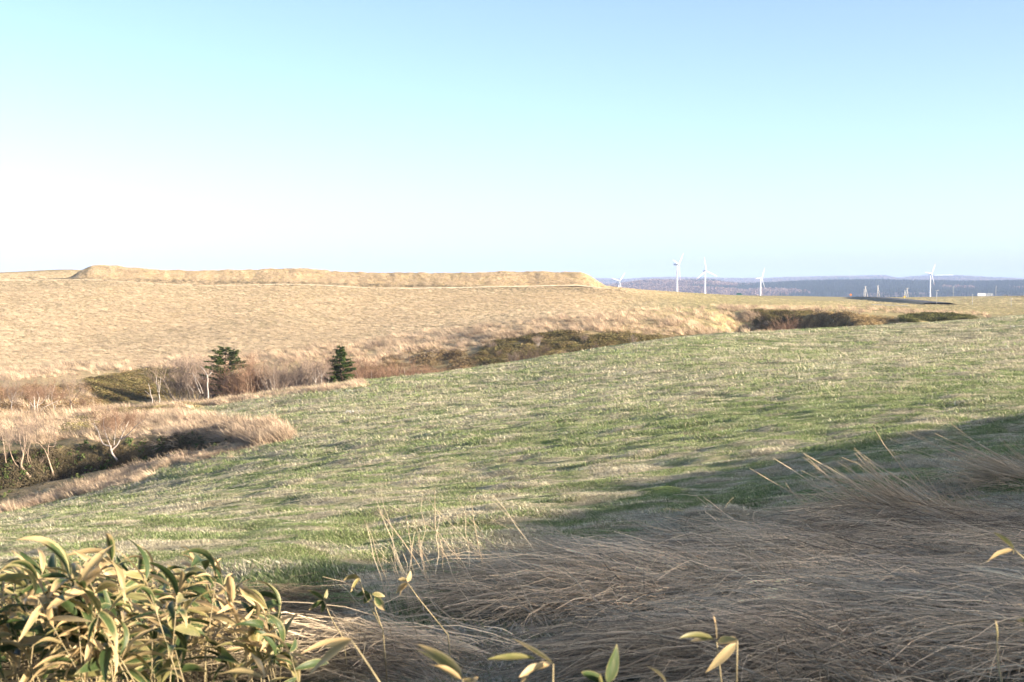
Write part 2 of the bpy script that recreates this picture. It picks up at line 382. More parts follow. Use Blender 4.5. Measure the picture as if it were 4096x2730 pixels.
# ------------------------------------------------------------------ instancing for what nobody could count
def blades(n, hmin, hmax, rad, w, lean=(0, 0), spread=.5, flat=0, seg=2, droop=.2, seed=0):
    g = np.random.default_rng(seed); V_, F_, S_ = [], [], []
    for k in range(n):
        a = g.uniform(0, 2 * math.pi); rr = rad * math.sqrt(g.random()); b0 = np.array([rr * math.cos(a), rr * math.sin(a), -.03])
        h = g.uniform(hmin, hmax); az = g.uniform(0, 2 * math.pi)
        dr = np.array([lean[0] + spread * g.normal(), lean[1] + spread * g.normal(), 1.0 - flat]); dr /= np.linalg.norm(dr)
        side = np.array([math.cos(az), math.sin(az), 0]) * w * g.uniform(.6, 1.3)
        i = len(V_); sh = g.uniform(.65, 1.3)
        for s in range(seg + 1):
            t = s / seg; p = b0 + dr * h * t + np.array([dr[0] * h * droop, dr[1] * h * droop, -h * droop * .9]) * t * t
            if flat: p[2] = max(p[2], .005 + .03 * g.random())
            ww = side * (1 - .75 * t)
            if s < seg: V_ += [p - ww, p + ww]; S_ += [sh] * 2
            else: V_.append(p); S_.append(sh)
        for s in range(seg - 1): F_.append((i + 2 * s, i + 2 * s + 1, i + 2 * s + 3, i + 2 * s + 2))
        F_.append((i + 2 * seg - 2, i + 2 * seg - 1, i + 2 * seg))
    return V_, F_, S_
def leaves(n, rad, hgt, L, W, seed=0, up=.3):
    g = np.random.default_rng(seed); V_, F_, S_ = [], [], []
    for k in range(n):
        a = g.uniform(0, 2 * math.pi); rr = rad * math.sqrt(g.random()); hh = hgt * (g.random() ** .6) * (1 - .4 * (rr / rad) ** 2)
        c0 = np.array([rr * math.cos(a), rr * math.sin(a), hh]); az = g.uniform(0, 2 * math.pi)
        dr = np.array([math.cos(az), math.sin(az), g.normal(up, .4)]); dr /= np.linalg.norm(dr)
        sd = np.cross(dr, g.normal(size=3)); sd /= np.linalg.norm(sd); l = L * g.uniform(.6, 1.3)
        i = len(V_); sh = g.uniform(.6, 1.35)
        V_ += [c0, c0 + dr * l * .45 + sd * W, c0 + dr * l + np.array([0, 0, -.2 * l]), c0 + dr * l * .45 - sd * W]; S_ += [sh] * 4
        F_ += [(i, i + 1, i + 2, i + 3)]
    return V_, F_, S_
def variant(name, data, mat):
    V_, F_, S_ = data
    me = bpy.data.meshes.new(name); me.from_pydata([tuple(map(float, v)) for v in V_], [], F_); me.update()
    ca = me.color_attributes.new('shade', 'FLOAT_COLOR', 'POINT')
    ca.data.foreach_set('color', np.stack([S_, S_, S_, np.ones(len(S_))], -1).reshape(-1).astype(np.float32))
    me.materials.append(mat); return bpy.data.objects.new(name, me)

_groups = {}
def gn_group(coll):
    if coll.name in _groups: return _groups[coll.name]
    g = bpy.data.node_groups.new('scatter_' + coll.name, 'GeometryNodeTree')
    g.interface.new_socket('Geometry', in_out='INPUT', socket_type='NodeSocketGeometry')
    g.interface.new_socket('Geometry', in_out='OUTPUT', socket_type='NodeSocketGeometry')
    N = g.nodes; L = g.links
    gi, go = N.new('NodeGroupInput'), N.new('NodeGroupOutput')
    ci = N.new('GeometryNodeCollectionInfo'); ci.inputs['Collection'].default_value = coll
    ci.inputs['Separate Children'].default_value = True; ci.inputs['Reset Children'].default_value = True
    ip = N.new('GeometryNodeInstanceOnPoints'); ip.inputs['Pick Instance'].default_value = True
    def na(nm, t):
        n = N.new('GeometryNodeInputNamedAttribute'); n.data_type = t; n.inputs['Name'].default_value = nm; return n.outputs[0]
    L.new(gi.outputs[0], ip.inputs['Points']); L.new(ci.outputs[0], ip.inputs['Instance'])
    L.new(na('pick', 'INT'), ip.inputs['Instance Index']); L.new(na('turn', 'FLOAT_VECTOR'), ip.inputs['Rotation']); L.new(na('size', 'FLOAT_VECTOR'), ip.inputs['Scale'])
    L.new(ip.outputs[0], go.inputs[0]); _groups[coll.name] = g; return g
def collection(name, objs):
    cl = bpy.data.collections.new(name)
    for o in objs: cl.objects.link(o)
    return cl
def scatter(name, coll, x, y, yaw, size, tint, label, cat, sink=0.0, tilt=True, z=None, extra_tilt=None):
    n = len(x)
    if z is None: z = ground(x, y)
    e = .4; gx = (ground(x + e, y) - ground(x - e, y)) / (2 * e); gy = (ground(x, y + e) - ground(x, y - e)) / (2 * e)
    if tilt:
        lx = gx * np.cos(yaw) + gy * np.sin(yaw); ly = -gx * np.sin(yaw) + gy * np.cos(yaw)
        rx, ry = np.arctan(ly), -np.arctan(lx)
    else: rx = ry = np.zeros(n)
    me = bpy.data.meshes.new(name); me.vertices.add(n)
    me.vertices.foreach_set('co', np.stack([x, y, z - sink], -1).reshape(-1).astype(np.float32))
    a = me.attributes.new('turn', 'FLOAT_VECTOR', 'POINT'); a.data.foreach_set('vector', np.stack([rx, ry, yaw], -1).reshape(-1).astype(np.float32))
    size = np.asarray(size, float); size = size if size.ndim == 2 else np.stack([size] * 3, -1)
    a = me.attributes.new('size', 'FLOAT_VECTOR', 'POINT'); a.data.foreach_set('vector', size.reshape(-1).astype(np.float32))
    a = me.attributes.new('pick', 'INT', 'POINT'); a.data.foreach_set('value', rng.integers(0, len(coll.objects), n).astype(np.int32))
    a = me.attributes.new('tint', 'FLOAT_COLOR', 'POINT'); a.data.foreach_set('color', np.concatenate([tint, np.ones((n, 1))], 1).reshape(-1).astype(np.float32))
    o = bpy.data.objects.new(name, me); COL.objects.link(o)
    md = o.modifiers.new('scatter', 'NODES'); md.node_group = gn_group(coll)
    tag(o, label, cat, kind='stuff'); return o

turf_c = collection('turf_tufts', [variant('turf_tuft', blades(50, .05, .13, .32, .007, (-.3, 0), .6, seed=s), M['blade']) for s in range(4)])
mat_c = collection('straw_mats', [variant('straw_mat', blades(54, .10, .30, .34, .008, (-.8, 0), .8, flat=.5, droop=.5, seg=3, seed=20 + s), M['blade']) for s in range(4)])
tall_c = collection('tall_tufts', [variant('tall_tuft', blades(30, .45, 1.0, .26, .012, (-.45, .05), .26, droop=.25, seg=3, seed=40 + s), M['blade']) for s in range(4)])
sasa_c = collection('sasa_clumps', [variant('sasa_clump', leaves(70, .62, .75, .24, .035, seed=60 + s), M['needle_blade']) for s in range(4)])
herb_c = collection('herb_clumps', [variant('herb_clump', leaves(18, .35, .28, .22, .10, seed=80 + s, up=.1), M['needle_blade']) for s in range(3)])
def straw_bundle(seed):
    g = np.random.default_rng(seed); V_, F_, S_ = [], [], []
    for k in range(24):
        L_ = g.uniform(.12, .95); x0 = g.uniform(-.2, .45); y0 = g.normal(0, .10); z0 = g.uniform(.0, .07); an = g.normal(0, .28); cv = g.normal(0, .4); rise = g.normal(.04, .06)
        w = g.uniform(.0013, .0032); i = len(V_); sh = g.uniform(.45, 1.4); ns = 5
        for s in range(ns + 1):
            t = s / ns; a = an + cv * t
            p = np.array([x0 - L_ * t * math.cos(a), y0 - L_ * t * math.sin(a), z0 + rise * t + .10 * math.sin(t * math.pi) * g.uniform(.2, 1) * L_])
            ww = w * (1 - .6 * t)
            V_ += [p + np.array([0, -ww, 0]), p + np.array([0, ww, 0]), p + np.array([0, 0, ww * 1.7])]; S_ += [sh] * 3
        for s in range(ns):
            for q in range(3):
                a0, a1 = i + 3 * s + q, i + 3 * s + (q + 1) % 3; F_.append((a0, a1, a1 + 3, a0 + 3))
    return V_, F_, S_
bundle_c = collection('straw_bundles', [variant('straw_bundle', straw_bundle(100 + s), M['blade']) for s in range(6)])

def tints(n, cols, jit=.12):
    cols = np.array(cols); w = rng.random((n, len(cols))) ** 3; w /= w.sum(1, keepdims=True)
    return np.clip((w @ cols) * (1 + jit * rng.normal(size=(n, 1))), .005, .95)
def screen_pts(n, poly):
    P = np.array(poly, float); lo, hi = P.min(0), P.max(0); us, vs_ = [], []
    tot = 0
    while tot < n:
        u = rng.uniform(lo[0], hi[0], n * 2); v = rng.uniform(lo[1], hi[1], n * 2); m = inside(u, v, poly); us.append(u[m]); vs_.append(v[m]); tot += m.sum()
    return np.concatenate(us)[:n], np.concatenate(vs_)[:n]
def spread(n, poly, rmin=0, rmax=1e9, jitter=.01):
    u, v = screen_pts(n, poly); x, y = hit(u, v)
    k = 1 + jitter * rng.normal(size=len(x)); x, y = x * k, y * k
    r = np.hypot(x, y); m = (r > rmin) & (r < rmax); return x[m], y[m]

rim_line = [(u, v - 14) for u, v, d in RIM]
FIELD = [(u, v) for u, v in rim_line if u >= 700] + [(4800, 2740), (-600, 2740), (-600, 2090), (0, 2030), (450, 1905), (1000, 1800), (1170, 1750), (900, 1690), (620, 1640)]
def field_keep(x, y):
    r = np.hypot(x, y); th = np.arctan2(x, y); return (r < rim_r(th) + 1.5) & (r > 8)
# short turf: green where the sward is green, straw where it is dead
x, y = spread(190000, FIELD); k = field_keep(x, y); x, y = x[k], y[k]
r = np.hypot(x, y)
uu, vv = proj(x, y, ground(x, y))
swale = np.exp(-((vv - (1790 - (uu - 1900) * .105)) / 75) ** 2) * sstep(uu, 1500, 2300)
ga = .5 + 2.6 * fbm(x, y, .55, 2) + .9 * fbm(x, y, 1.9, 2) + .45 * fbm(x, y, 25, 2) + .5 * swale - .3 * sstep(uu, 2900, 3600) * (vv < 1480) + rng.normal(size=len(x)) * .11
isg = ga > .48
shade_fg = r < 15
sz = np.clip(r / 45, .5, 2.4) * rng.uniform(.6, 1.25, len(x)) * np.clip(1 + 2.4 * fbm(x * .8 + 40, y, .8, 2), .4, 1.9)
m = isg & ~(shade_fg & (rng.random(len(x)) < .3))
scatter('field_grass', turf_c, x[m], y[m], rng.uniform(-.5, .5, m.sum()), sz[m] * 1.1, tints(m.sum(), [(.20, .265, .095), (.27, .325, .125), (.13, .185, .065), (.38, .38, .20)], .28),
        'short green spring grass growing in patches over the pasture', 'grass')
m = (~isg & (r > 8) & (rng.random(len(x)) < .5)) | (isg & (rng.random(len(x)) < .14))
scatter('field_straw_tufts', turf_c, x[m], y[m], rng.uniform(-.8, .8, m.sum()), sz[m] * 1.0, tints(m.sum(), [(.72, .63, .43), (.62, .54, .36), (.80, .70, .50), (.44, .41, .24)], .28),
        'small pale tufts of dead grass standing through the pasture', 'dead grass')
m = ~isg & (r > 8) & ~m
scatter('field_straw', mat_c, x[m], y[m], rng.uniform(-.6, .6, m.sum()), sz[m] * .82, tints(m.sum(), [(.66, .57, .39), (.60, .51, .34), (.72, .63, .44), (.48, .42, .29)], .22),
        'pale dead grass lying in mats between the green patches of the pasture', 'dead grass')
# dry hillside
HILL = [(-600, 1100), (0, 1095), (360, 1080), (420, 1055), (2300, 1092), (2480, 1150), (3000, 1183), (3400, 1203), (3400, 1240), (2950, 1240), (2700, 1290), (2000, 1345), (1200, 1440), (0, 1500), (-600, 1510)]
x, y = spread(85000, HILL, 165, 470, .004)
uu, vv = proj(x, y, ground(x, y)); r = np.hypot(x, y)
ol = sstep(uu + 300 * fbm(x, y, 25), 2400, 2900)[:, None]
tt = tints(len(x), [(.66, .52, .34), (.60, .47, .31), (.72, .58, .39), (.50, .39, .26)]) * (1 - ol) + tints(len(x), [(.50, .43, .23), (.34, .33, .15), (.56, .46, .27)]) * ol
tt *= (1 + .45 * fbm(x, y, 2.0, 3) + .4 * fbm(x, y, 30, 2))[:, None]
scatter('hillside_dry_grass', tall_c, x, y, rng.normal(0, .5, len(x)), rng.uniform(.4, .85, len(x))[:, None] * np.array([[1.5, 1.5, .5]]) * (1 + 1.2 * fbm(x, y, 1.6, 2))[:, None], tt,
        'golden dry grass covering the far hillside and the long bank', 'dry grass')
RF = [(3400, 1204), (3700, 1196), (4800, 1178), (4800, 1228), (4096, 1258), (3960, 1262), (3700, 1248), (2950, 1238), (3200, 1212)]
x, y = spread(9000, RF, 250, 900, .003)
scatter('far_field_grass', tall_c, x, y, rng.normal(0, .5, len(x)), rng.uniform(.5, 1.1, len(x))[:, None] * np.array([[1.6, 1.6, .4]]) * np.clip(np.hypot(x, y) / 380, .8, 1.8)[:, None], tints(len(x), [(.56, .46, .27), (.38, .36, .17), (.60, .49, .3)], .15) * (1 + .9 * fbm(x, y, 6, 2))[:, None],
        'straw and green grass of the far field around the road', 'grass')
# dark tussocks along the foot of the bank and dotted over the slope
u = rng.uniform(100, 2500, 1700); v = 1111 + (u - 400) * .021 + np.abs(rng.normal(0, 9, 1700)) + 4
u = np.append(u, rng.uniform(-200, 3000, 5200)); v = np.append(v, rng.uniform(1115, 1420, 5200))
x, y = hit(u, v); r = np.hypot(x, y); m = (r > 200) & (r < 400); x, y = x[m], y[m]
scatter('dark_tussocks', tall_c, x, y, rng.uniform(0, 6, len(x)), np.where(np.arange(len(x)) < 1500, rng.uniform(.35, .9, len(x)), rng.uniform(.25, .65, len(x)))[:, None] * np.array([[1.3, 1.3, .75]]), tints(len(x), [(.24, .21, .14), (.18, .17, .11), (.32, .26, .17)]),
        'small dark tussocks dotted along the foot of the bank and the slope', 'tussock grass')
# tall pinkish grass along the foot of the hill and the valley edge
T = []
def tallset(n, poly, rmin=0, rmax=1e9, s=1.0): 
    a, b = spread(n, poly, rmin, rmax, .006); T.append((a, b, np.full(len(a), s)))
tallset(5000, [(-500, 1500), (0, 1480), (500, 1450), (1200, 1395), (1700, 1330), (2600, 1235), (3000, 1230), (3100, 1330), (2700, 1345), (2200, 1330), (1900, 1400), (1500, 1470), (1000, 1460), (500, 1490), (0, 1525), (-500, 1530)], 150, 300, 1.25)
tallset(1500, [(650, 1625), (900, 1585), (1450, 1525), (1480, 1545), (950, 1612), (700, 1650)], 110, 150, .8)
tallset(2600, [(560, 1620), (720, 1640), (900, 1680), (1130, 1710), (1180, 1745), (1080, 1790), (820, 1740), (560, 1680), (400, 1690), (300, 1650)], 70, 130, .95)
tallset(2400, [(-500, 2080), (0, 2030), (350, 1950), (560, 1870), (820, 1800), (700, 1850), (560, 1930), (300, 1985), (0, 2060), (-500, 2130)], 45, 90, .75)
tallset(2200, [(-500, 1700), (0, 1650), (350, 1650), (600, 1640), (800, 1740), (400, 1760), (0, 1780), (-500, 1800)], 74, 120, .85)
tallset(900, [(-500, 1600), (0, 1570), (380, 1560), (420, 1640), (0, 1680), (-500, 1700)], 90, 165, .9)
tallset(700, [(600, 1810), (1000, 1755), (1150, 1755), (1010, 1812), (740, 1855)], 66, 82, .42)
tallset(1500, [(2850, 1225), (3900, 1235), (3990, 1275), (3880, 1262), (3300, 1246), (2900, 1246)], 200, 300, 1.1)
x, y, s = [np.concatenate(a) for a in zip(*T)]
k = fbm(x, y, 2.5, 3) + rng.normal(size=len(x)) * .10 > -.10; x, y, s = x[k], y[k], s[k]
scatter('tall_dry_grass', tall_c, x, y, rng.normal(0, .5, len(x)), s * rng.uniform(.55, 1.2, len(x)) * (1 + 1.3 * fbm(x, y, 3, 2)), tints(len(x), [(.58, .44, .29), (.48, .35, .25), (.66, .52, .34), (.36, .26, .18)], .2) * (1 + 1.2 * fbm(x, y, 1.7, 2))[:, None],
        'tall bleached grass leaning with the wind along the gully edges and hill foot', 'dry grass', sink=.03)
# dwarf bamboo thickets on the banks
T = []
def sset(n, poly, cols, rmin, rmax, s):
    a, b = spread(n, poly, rmin, rmax, .005); T.append((a, b, np.full(len(a), s), tints(len(a), cols, .2)))
YEL, GRN, BRN = [(.52, .40, .20), (.46, .36, .19), (.34, .29, .13)], [(.14, .15, .045), (.20, .18, .06), (.10, .10, .04)], [(.26, .17, .08), (.19, .13, .07), (.30, .22, .10)]
sset(900, [(540, 1650), (620, 1600), (900, 1575), (1020, 1560), (900, 1610), (660, 1655)], YEL, 105, 140, .8)
sset(900, [(300, 1690), (450, 1640), (620, 1610), (640, 1650), (450, 1690), (250, 1740)], [(.30, .26, .10), (.14, .14, .05), (.42, .34, .15)], 80, 130, .8)
sset(2600, [(340, 1520), (500, 1490), (830, 1480), (860, 1530), (700, 1590), (420, 1610)], GRN + BRN, 130, 200, 1.1)
sset(3200, [(1950, 1360), (2250, 1335), (2730, 1350), (2700, 1380), (2350, 1430), (2000, 1480), (1900, 1440)], GRN + BRN + [(.30, .24, .1)], 155, 230, 1.25)
sset(1200, [(1300, 1480), (1700, 1400), (1950, 1420), (1950, 1480), (1500, 1540)], BRN + [(.34, .25, .13)], 150, 215, 1.1)
sset(1500, [(3000, 1250), (3250, 1250), (3200, 1340), (3050, 1335)], GRN + BRN, 190, 265, 1.2)
sset(2200, [(3180, 1300), (3250, 1262), (3480, 1260), (3620, 1300), (3600, 1325), (3250, 1340)], [(.50, .37, .18), (.42, .30, .15), (.34, .25, .12)], 190, 265, 1.2)
sset(1500, [(3600, 1270), (3800, 1245), (3920, 1280), (3800, 1305), (3620, 1320)], GRN, 195, 275, 1.2)
sset(1200, [(-500, 1620), (0, 1560), (350, 1540), (430, 1600), (350, 1640), (-500, 1680)], BRN + [(.34, .22, .11)], 100, 170, 1.0)
sset(900, [(-400, 2000), (0, 1850), (480, 1800), (900, 1740), (1000, 1770), (700, 1830), (450, 1880), (0, 2010)], [(.15, .12, .07), (.10, .085, .045), (.22, .17, .10)], 66, 86, .5)
sset(500, [(3980, 1180), (4700, 1172), (4700, 1200), (4096, 1198)], [(.30, .23, .13), (.2, .15, .09)], 400, 900, 1.6)
x, y, s, tn = [np.concatenate(a) for a in zip(*T)]
k = fbm(x, y, 3, 2) + rng.normal(size=len(x)) * .08 > -.12; x, y, s, tn = x[k], y[k], s[k] * (1 + 1.5 * fbm(x, y, 2.4, 2))[k], (tn * (1 + 1.2 * fbm(x, y, 2, 2))[:, None])[k]
tn *= .85
scatter('dwarf_bamboo_thicket', sasa_c, x, y, rng.uniform(0, 6, len(x)), (s * rng.uniform(.6, 1.1, len(x)))[:, None] * np.array([[1, 1, .58]]), tn,
        'dwarf bamboo and scrub covering the gully banks and hollows', 'ground cover', sink=.08)
x, y = spread(110, [(-200, 1900), (0, 1800), (300, 1790), (480, 1760), (600, 1770), (850, 1720), (1100, 1770), (700, 1830), (480, 1860), (0, 2000)], 58, 100, .004)
scatter('bank_herbs', herb_c, x, y, rng.uniform(0, 6, len(x)), rng.uniform(.3, .75, len(x)), tints(len(x), [(.11, .16, .045), (.08, .12, .035), (.15, .17, .06)]),
        'fresh green broad leaved herbs on the shaded gully bank', 'herbs')
# lying straw on the near bank
FGP = [(1420, 2740), (1480, 2600), (1850, 2490), (2250, 2370), (2650, 2270), (2960, 2200), (3350, 2080), (3600, 2030), (4096, 1890), (4900, 1850), (4900, 2740)]
x, y = spread(2600, FGP, 4.5, 20, .02)
k = fbm(x, y, 1.1, 3) + rng.normal(size=len(x)) * .04 > .0; x, y = x[k], y[k]
sw = 1.5 * fbm(x, y, 1.4, 2) + rng.normal(0, .5, len(x)) - .08
scatter('lying_straw', bundle_c, x, y, sw, rng.uniform(.7, 1.3, len(x)), tints(len(x), [(.66, .52, .34), (.52, .41, .27), (.76, .62, .42), (.38, .29, .20)], .2) * (1 + 1.3 * fbm(x, y, .9, 2))[:, None],
        'matted dead straw lying flat on the shaded near bank', 'straw')
x, y = spread(3800, FGP, 4.5, 20, .02)
scatter('matted_grass', mat_c, x, y, rng.uniform(0, 6.28, len(x)), rng.uniform(.35, .8, len(x)), tints(len(x), [(.50, .43, .31), (.36, .31, .24), (.62, .53, .39), (.24, .25, .14)], .2) * (1 + 1.2 * fbm(x, y, .8, 2))[:, None],
        'short matted dead grass between the long straw of the near bank', 'dead grass')
x, y = spread(750, [(-400, 2740), (-400, 2420), (0, 2380), (1000, 2430), (1250, 2420), (1350, 2740)], 4.5, 14, .02)
scatter('verge_litter', bundle_c, x, y, rng.uniform(-.8, .8, len(x)), rng.uniform(.6, 1.0, len(x)), tints(len(x), [(.30, .24, .15), (.20, .16, .10)]),  # straw tints darkened to stand in for shade on the verge
        'dead stalks and litter under the bamboo on the verge', 'straw')
x, y = spread(3000, FGP, 4.5, 16, .02); k = fbm(x, y, 1.1, 3) < -.01; x, y = x[k], y[k]
scatter('verge_grass_shoots', turf_c, x, y, rng.uniform(-.5, .5, len(x)), rng.uniform(.4, .9, len(x)), tints(len(x), [(.13, .20, .055), (.22, .25, .10), (.36, .31, .18)]),
        'thin green shoots coming up through the flattened straw', 'grass')

# ------------------------------------------------------------------ far wooded hills
LA = [(-3000, 1112), (0, 1108), (1500, 1110), (2400, 1113), (2500, 1116), (2570, 1111), (2700, 1108), (2900, 1112), (3050, 1113), (3150, 1108), (3300, 1105), (3450, 1103), (3530, 1101), (3590, 1112), (3640, 1106), (3750, 1101), (3830, 1101), (3950, 1108), (4096, 1115), (5000, 1112), (8000, 1112)]
LB = [(-3000, 1128), (0, 1130), (1800, 1130), (2400, 1142), (2470, 1134), (2560, 1120), (2620, 1117), (2840, 1118), (2960, 1134), (3080, 1133), (3200, 1128), (3330, 1123), (3500, 1121), (3700, 1124), (3900, 1127), (4096, 1123), (5000, 1126), (8000, 1128)]
LA, LB = np.array(LA, float) + [0, 5], np.array(LB, float) + [0, 11]      # the woods on top add the rest
def hills_h(x, y):
    th = np.arctan2(x, y); r = np.hypot(x, y); u = CX + F * np.tan(np.clip(th, -1.2, 1.2))
    ta = ray(u, np.interp(u, LA[:, 0], LA[:, 1]))[1] * np.cos(th); tb = ray(u, np.interp(u, LB[:, 0], LB[:, 1]))[1] * np.cos(th)
    za, zb = ta * 9500, tb * 5200
    k = [3300, 4000, 4700, 5200, 5900, 6800, 8300, 9500, 10500, 12500]
    f = lambda vals: sum(np.where((r >= k[i]) & (r <= k[i + 1]), vals[i] + (vals[i + 1] - vals[i]) * sstep(r, k[i], k[i + 1]), 0) for i in range(len(k) - 1))
    z = f([-58 + 0 * r, zb * .35 - 26, zb * .8 - 7, zb, zb * .6 - 12, -30 + 0 * r, za * .6 - 6, za, za * .7, -90 + 0 * r])
    ww = sstep(np.abs(r - 5200), 60, 500) * sstep(np.abs(r - 9500), 100, 900)
    return z + 22 * fbm(x, y, 520, 3) * ww + 3 * fbm(x, y, 120, 2)
hth = np.linspace(-.95, .95, 620); hr = np.concatenate([np.linspace(3320, 5900, 75), np.linspace(5950, 12400, 70)])
HT, HRr = np.meshgrid(hth, hr, indexing='ij'); HX, HY = HRr * np.sin(HT), HRr * np.cos(HT); HZ = hills_h(HX, HY)
a_, b_ = np.meshgrid(np.arange(619), np.arange(len(hr) - 1), indexing='ij'); n_ = len(hr)
fq = np.stack([a_ * n_ + b_, (a_ + 1) * n_ + b_, (a_ + 1) * n_ + b_ + 1, a_ * n_ + b_ + 1], -1).reshape(-1, 4)
mh, nt, b = newmat('wooded_hill')
n1 = noise_n(nt, .0035, 6, .65); n2 = noise_n(nt, .05, 4, .7)
cc = ramp(nt, n1, [(.42, (.035, .05, .03)), (.5, (.10, .075, .055)), (.62, (.20, .14, .105))])
cc = mixc(nt, 1.0, cc, ramp(nt, n2, [(.3, (.6, .6, .6)), (.7, (1.3, 1.3, 1.3))]), 'MULTIPLY'); nt.links.new(cc, b.inputs['Base Color'])
ho = mesh_obj('hills', np.stack([HX, HY, HZ], -1).reshape(-1, 3), fq.tolist(), mh, smooth=True)
tag(ho, 'distant low wooded hills along the horizon', kind='structure')
def crown_round(seed): return leaves(46, .55, .95, .55, .20, seed, .2)
def crown_cone(seed):
    g = np.random.default_rng(seed); V_, F_, S_ = [], [], []
    for k in range(40):
        h = g.random(); a = g.uniform(0, 6.3); rr = .26 * (1 - h) + .03; i = len(V_); w = .12 * (1 - .6 * h); sh = g.uniform(.6, 1.3)
        p = np.array([0, 0, h + .08]); q = np.array([rr * math.cos(a), rr * math.sin(a), h - .05]); sd = np.array([-math.sin(a), math.cos(a), 0]) * w
        V_ += [p, q + sd, q - sd]; F_.append((i, i + 1, i + 2)); S_ += [sh] * 3
    return V_, F_, S_
bare_c = collection('far_bare_crowns', [variant('far_bare_crown', crown_round(200 + s), M['needle_blade']) for s in range(3)])
cone_c = collection('far_conifers', [variant('far_conifer', crown_cone(210 + s), M['needle_blade']) for s in range(3)])
nf = 44000
u = rng.uniform(2150, 4700, nf); lay = rng.random(nf)
r = np.where(lay < .25, rng.uniform(1900, 4000, nf), np.where(lay < .78, rng.uniform(4000, 5320, nf), rng.uniform(7600, 9700, nf)))
x = (u - CX) / F * r; y = r.copy(); rr_ = np.hypot(x, y)
cm = fbm(x, y, 330, 3) * 2.2 + .9 * sstep(u, 3000, 3300) * (r < 6000) - .35 * (1 - sstep(r, 4000, 4500)) - .25 * ((u > 2500) & (u < 2950)) - .3 * (r > 6000) > .12
hz = np.where(rr_ > 3500, hills_h(x, y), ground(x, y))
for nm, m, cl, cols, lab, s0 in (('far_bare_wood', ~cm, bare_c, [(.24, .16, .13), (.20, .14, .12), (.28, .20, .155)], 'leafless wood covering the distant hills', (7, 11)), ('far_conifer_wood', cm, cone_c, [(.03, .05, .028), (.045, .06, .035), (.05, .06, .03)], 'dark conifer plantation covering the distant hills', (10, 15))):
    scatter(nm, cl, x[m], y[m], rng.uniform(0, 6, m.sum()), rng.uniform(*s0, m.sum()), tints(m.sum(), cols, .14), lab, 'wood', tilt=False, z=hz[m] - 1)
# old snow lying in clearings
ms = simple('old_snow', (.82, .84, .86), .6, .05, .01)
for (u0, u1, v, rr0) in ((3680, 3712, 1109, 9100), (3735, 3812, 1115, 8700), (3500, 3512, 1108, 9200)):
    P, Q = [], []
    for k in range(13):
        uu_ = u0 + (u1 - u0) * k / 12
        for dr in (-90 - 25 * math.sin(k * 1.7), 110 + 30 * math.cos(k * 2.3)):
            rad = rr0 + dr; xx, yy = (uu_ - CX) / F * rad, rad; P.append((xx, yy, float(hills_h(np.array([xx]), np.array([yy]))[0]) + 14))
    so = mesh_obj('snow_patch', P, [(2 * k, 2 * k + 2, 2 * k + 3, 2 * k + 1) for k in range(12)], ms)
    tag(so, 'white streak of old snow lying on the far hills', kind='structure')

# ------------------------------------------------------------------ tubes, trees
def tube(V_, F_, pts, rads, n=5):
    pts = [Vector(p) for p in pts]; i0 = len(V_)
    for k, p in enumerate(pts):
        d = (pts[min(k + 1, len(pts) - 1)] - pts[max(k - 1, 0)])
        if d.length < 1e-6: d = Vector((0, 0, 1))
        d.normalize(); a = d.orthogonal().normalized() if abs(d.z) > .9 else d.cross(Vector((0, 0, 1))).normalized(); b2 = d.cross(a)
        for q in range(n):
            an = 2 * math.pi * q / n; V_.append(p + (a * math.cos(an) + b2 * math.sin(an)) * rads[k])
    for k in range(len(pts) - 1):
        for q in range(n):
            F_.append((i0 + k * n + q, i0 + k * n + (q + 1) % n, i0 + (k + 1) * n + (q + 1) % n, i0 + (k + 1) * n + q))
    F_.append(tuple(i0 + q for q in range(n))[::-1]); F_.append(tuple(i0 + (len(pts) - 1) * n + q for q in range(n)))
def lin(a, b, n): return [a + (b - a) * k / (n - 1) for k in range(n)]
def twig(V_, F_, p, d, L_, r, g, depth, n=3, wob=.35, up=.25):
    pts = [Vector(p)]; d = Vector(d).normalized()
    for k in range(3):
        d = (d + Vector((g.gauss(0, wob), g.gauss(0, wob), g.gauss(up * .5, wob * .6))) * .5).normalized(); pts.append(pts[-1] + d * L_ / 3)
    tube(V_, F_, pts, lin(r, r * .35, 4), n)
    if depth > 0:
        for k in range(g.randint(2, 4)):
            t = g.uniform(.3, 1); q = pts[min(2, int(t * 3))].lerp(pts[min(3, int(t * 3) + 1)], t * 3 % 1)
            nd = d + Vector((g.gauss(0, .7), g.gauss(0, .7), g.gauss(up, .4)))
            twig(V_, F_, q, nd, L_ * g.uniform(.5, .8), r * .6, g, depth - 1, n, wob, up)
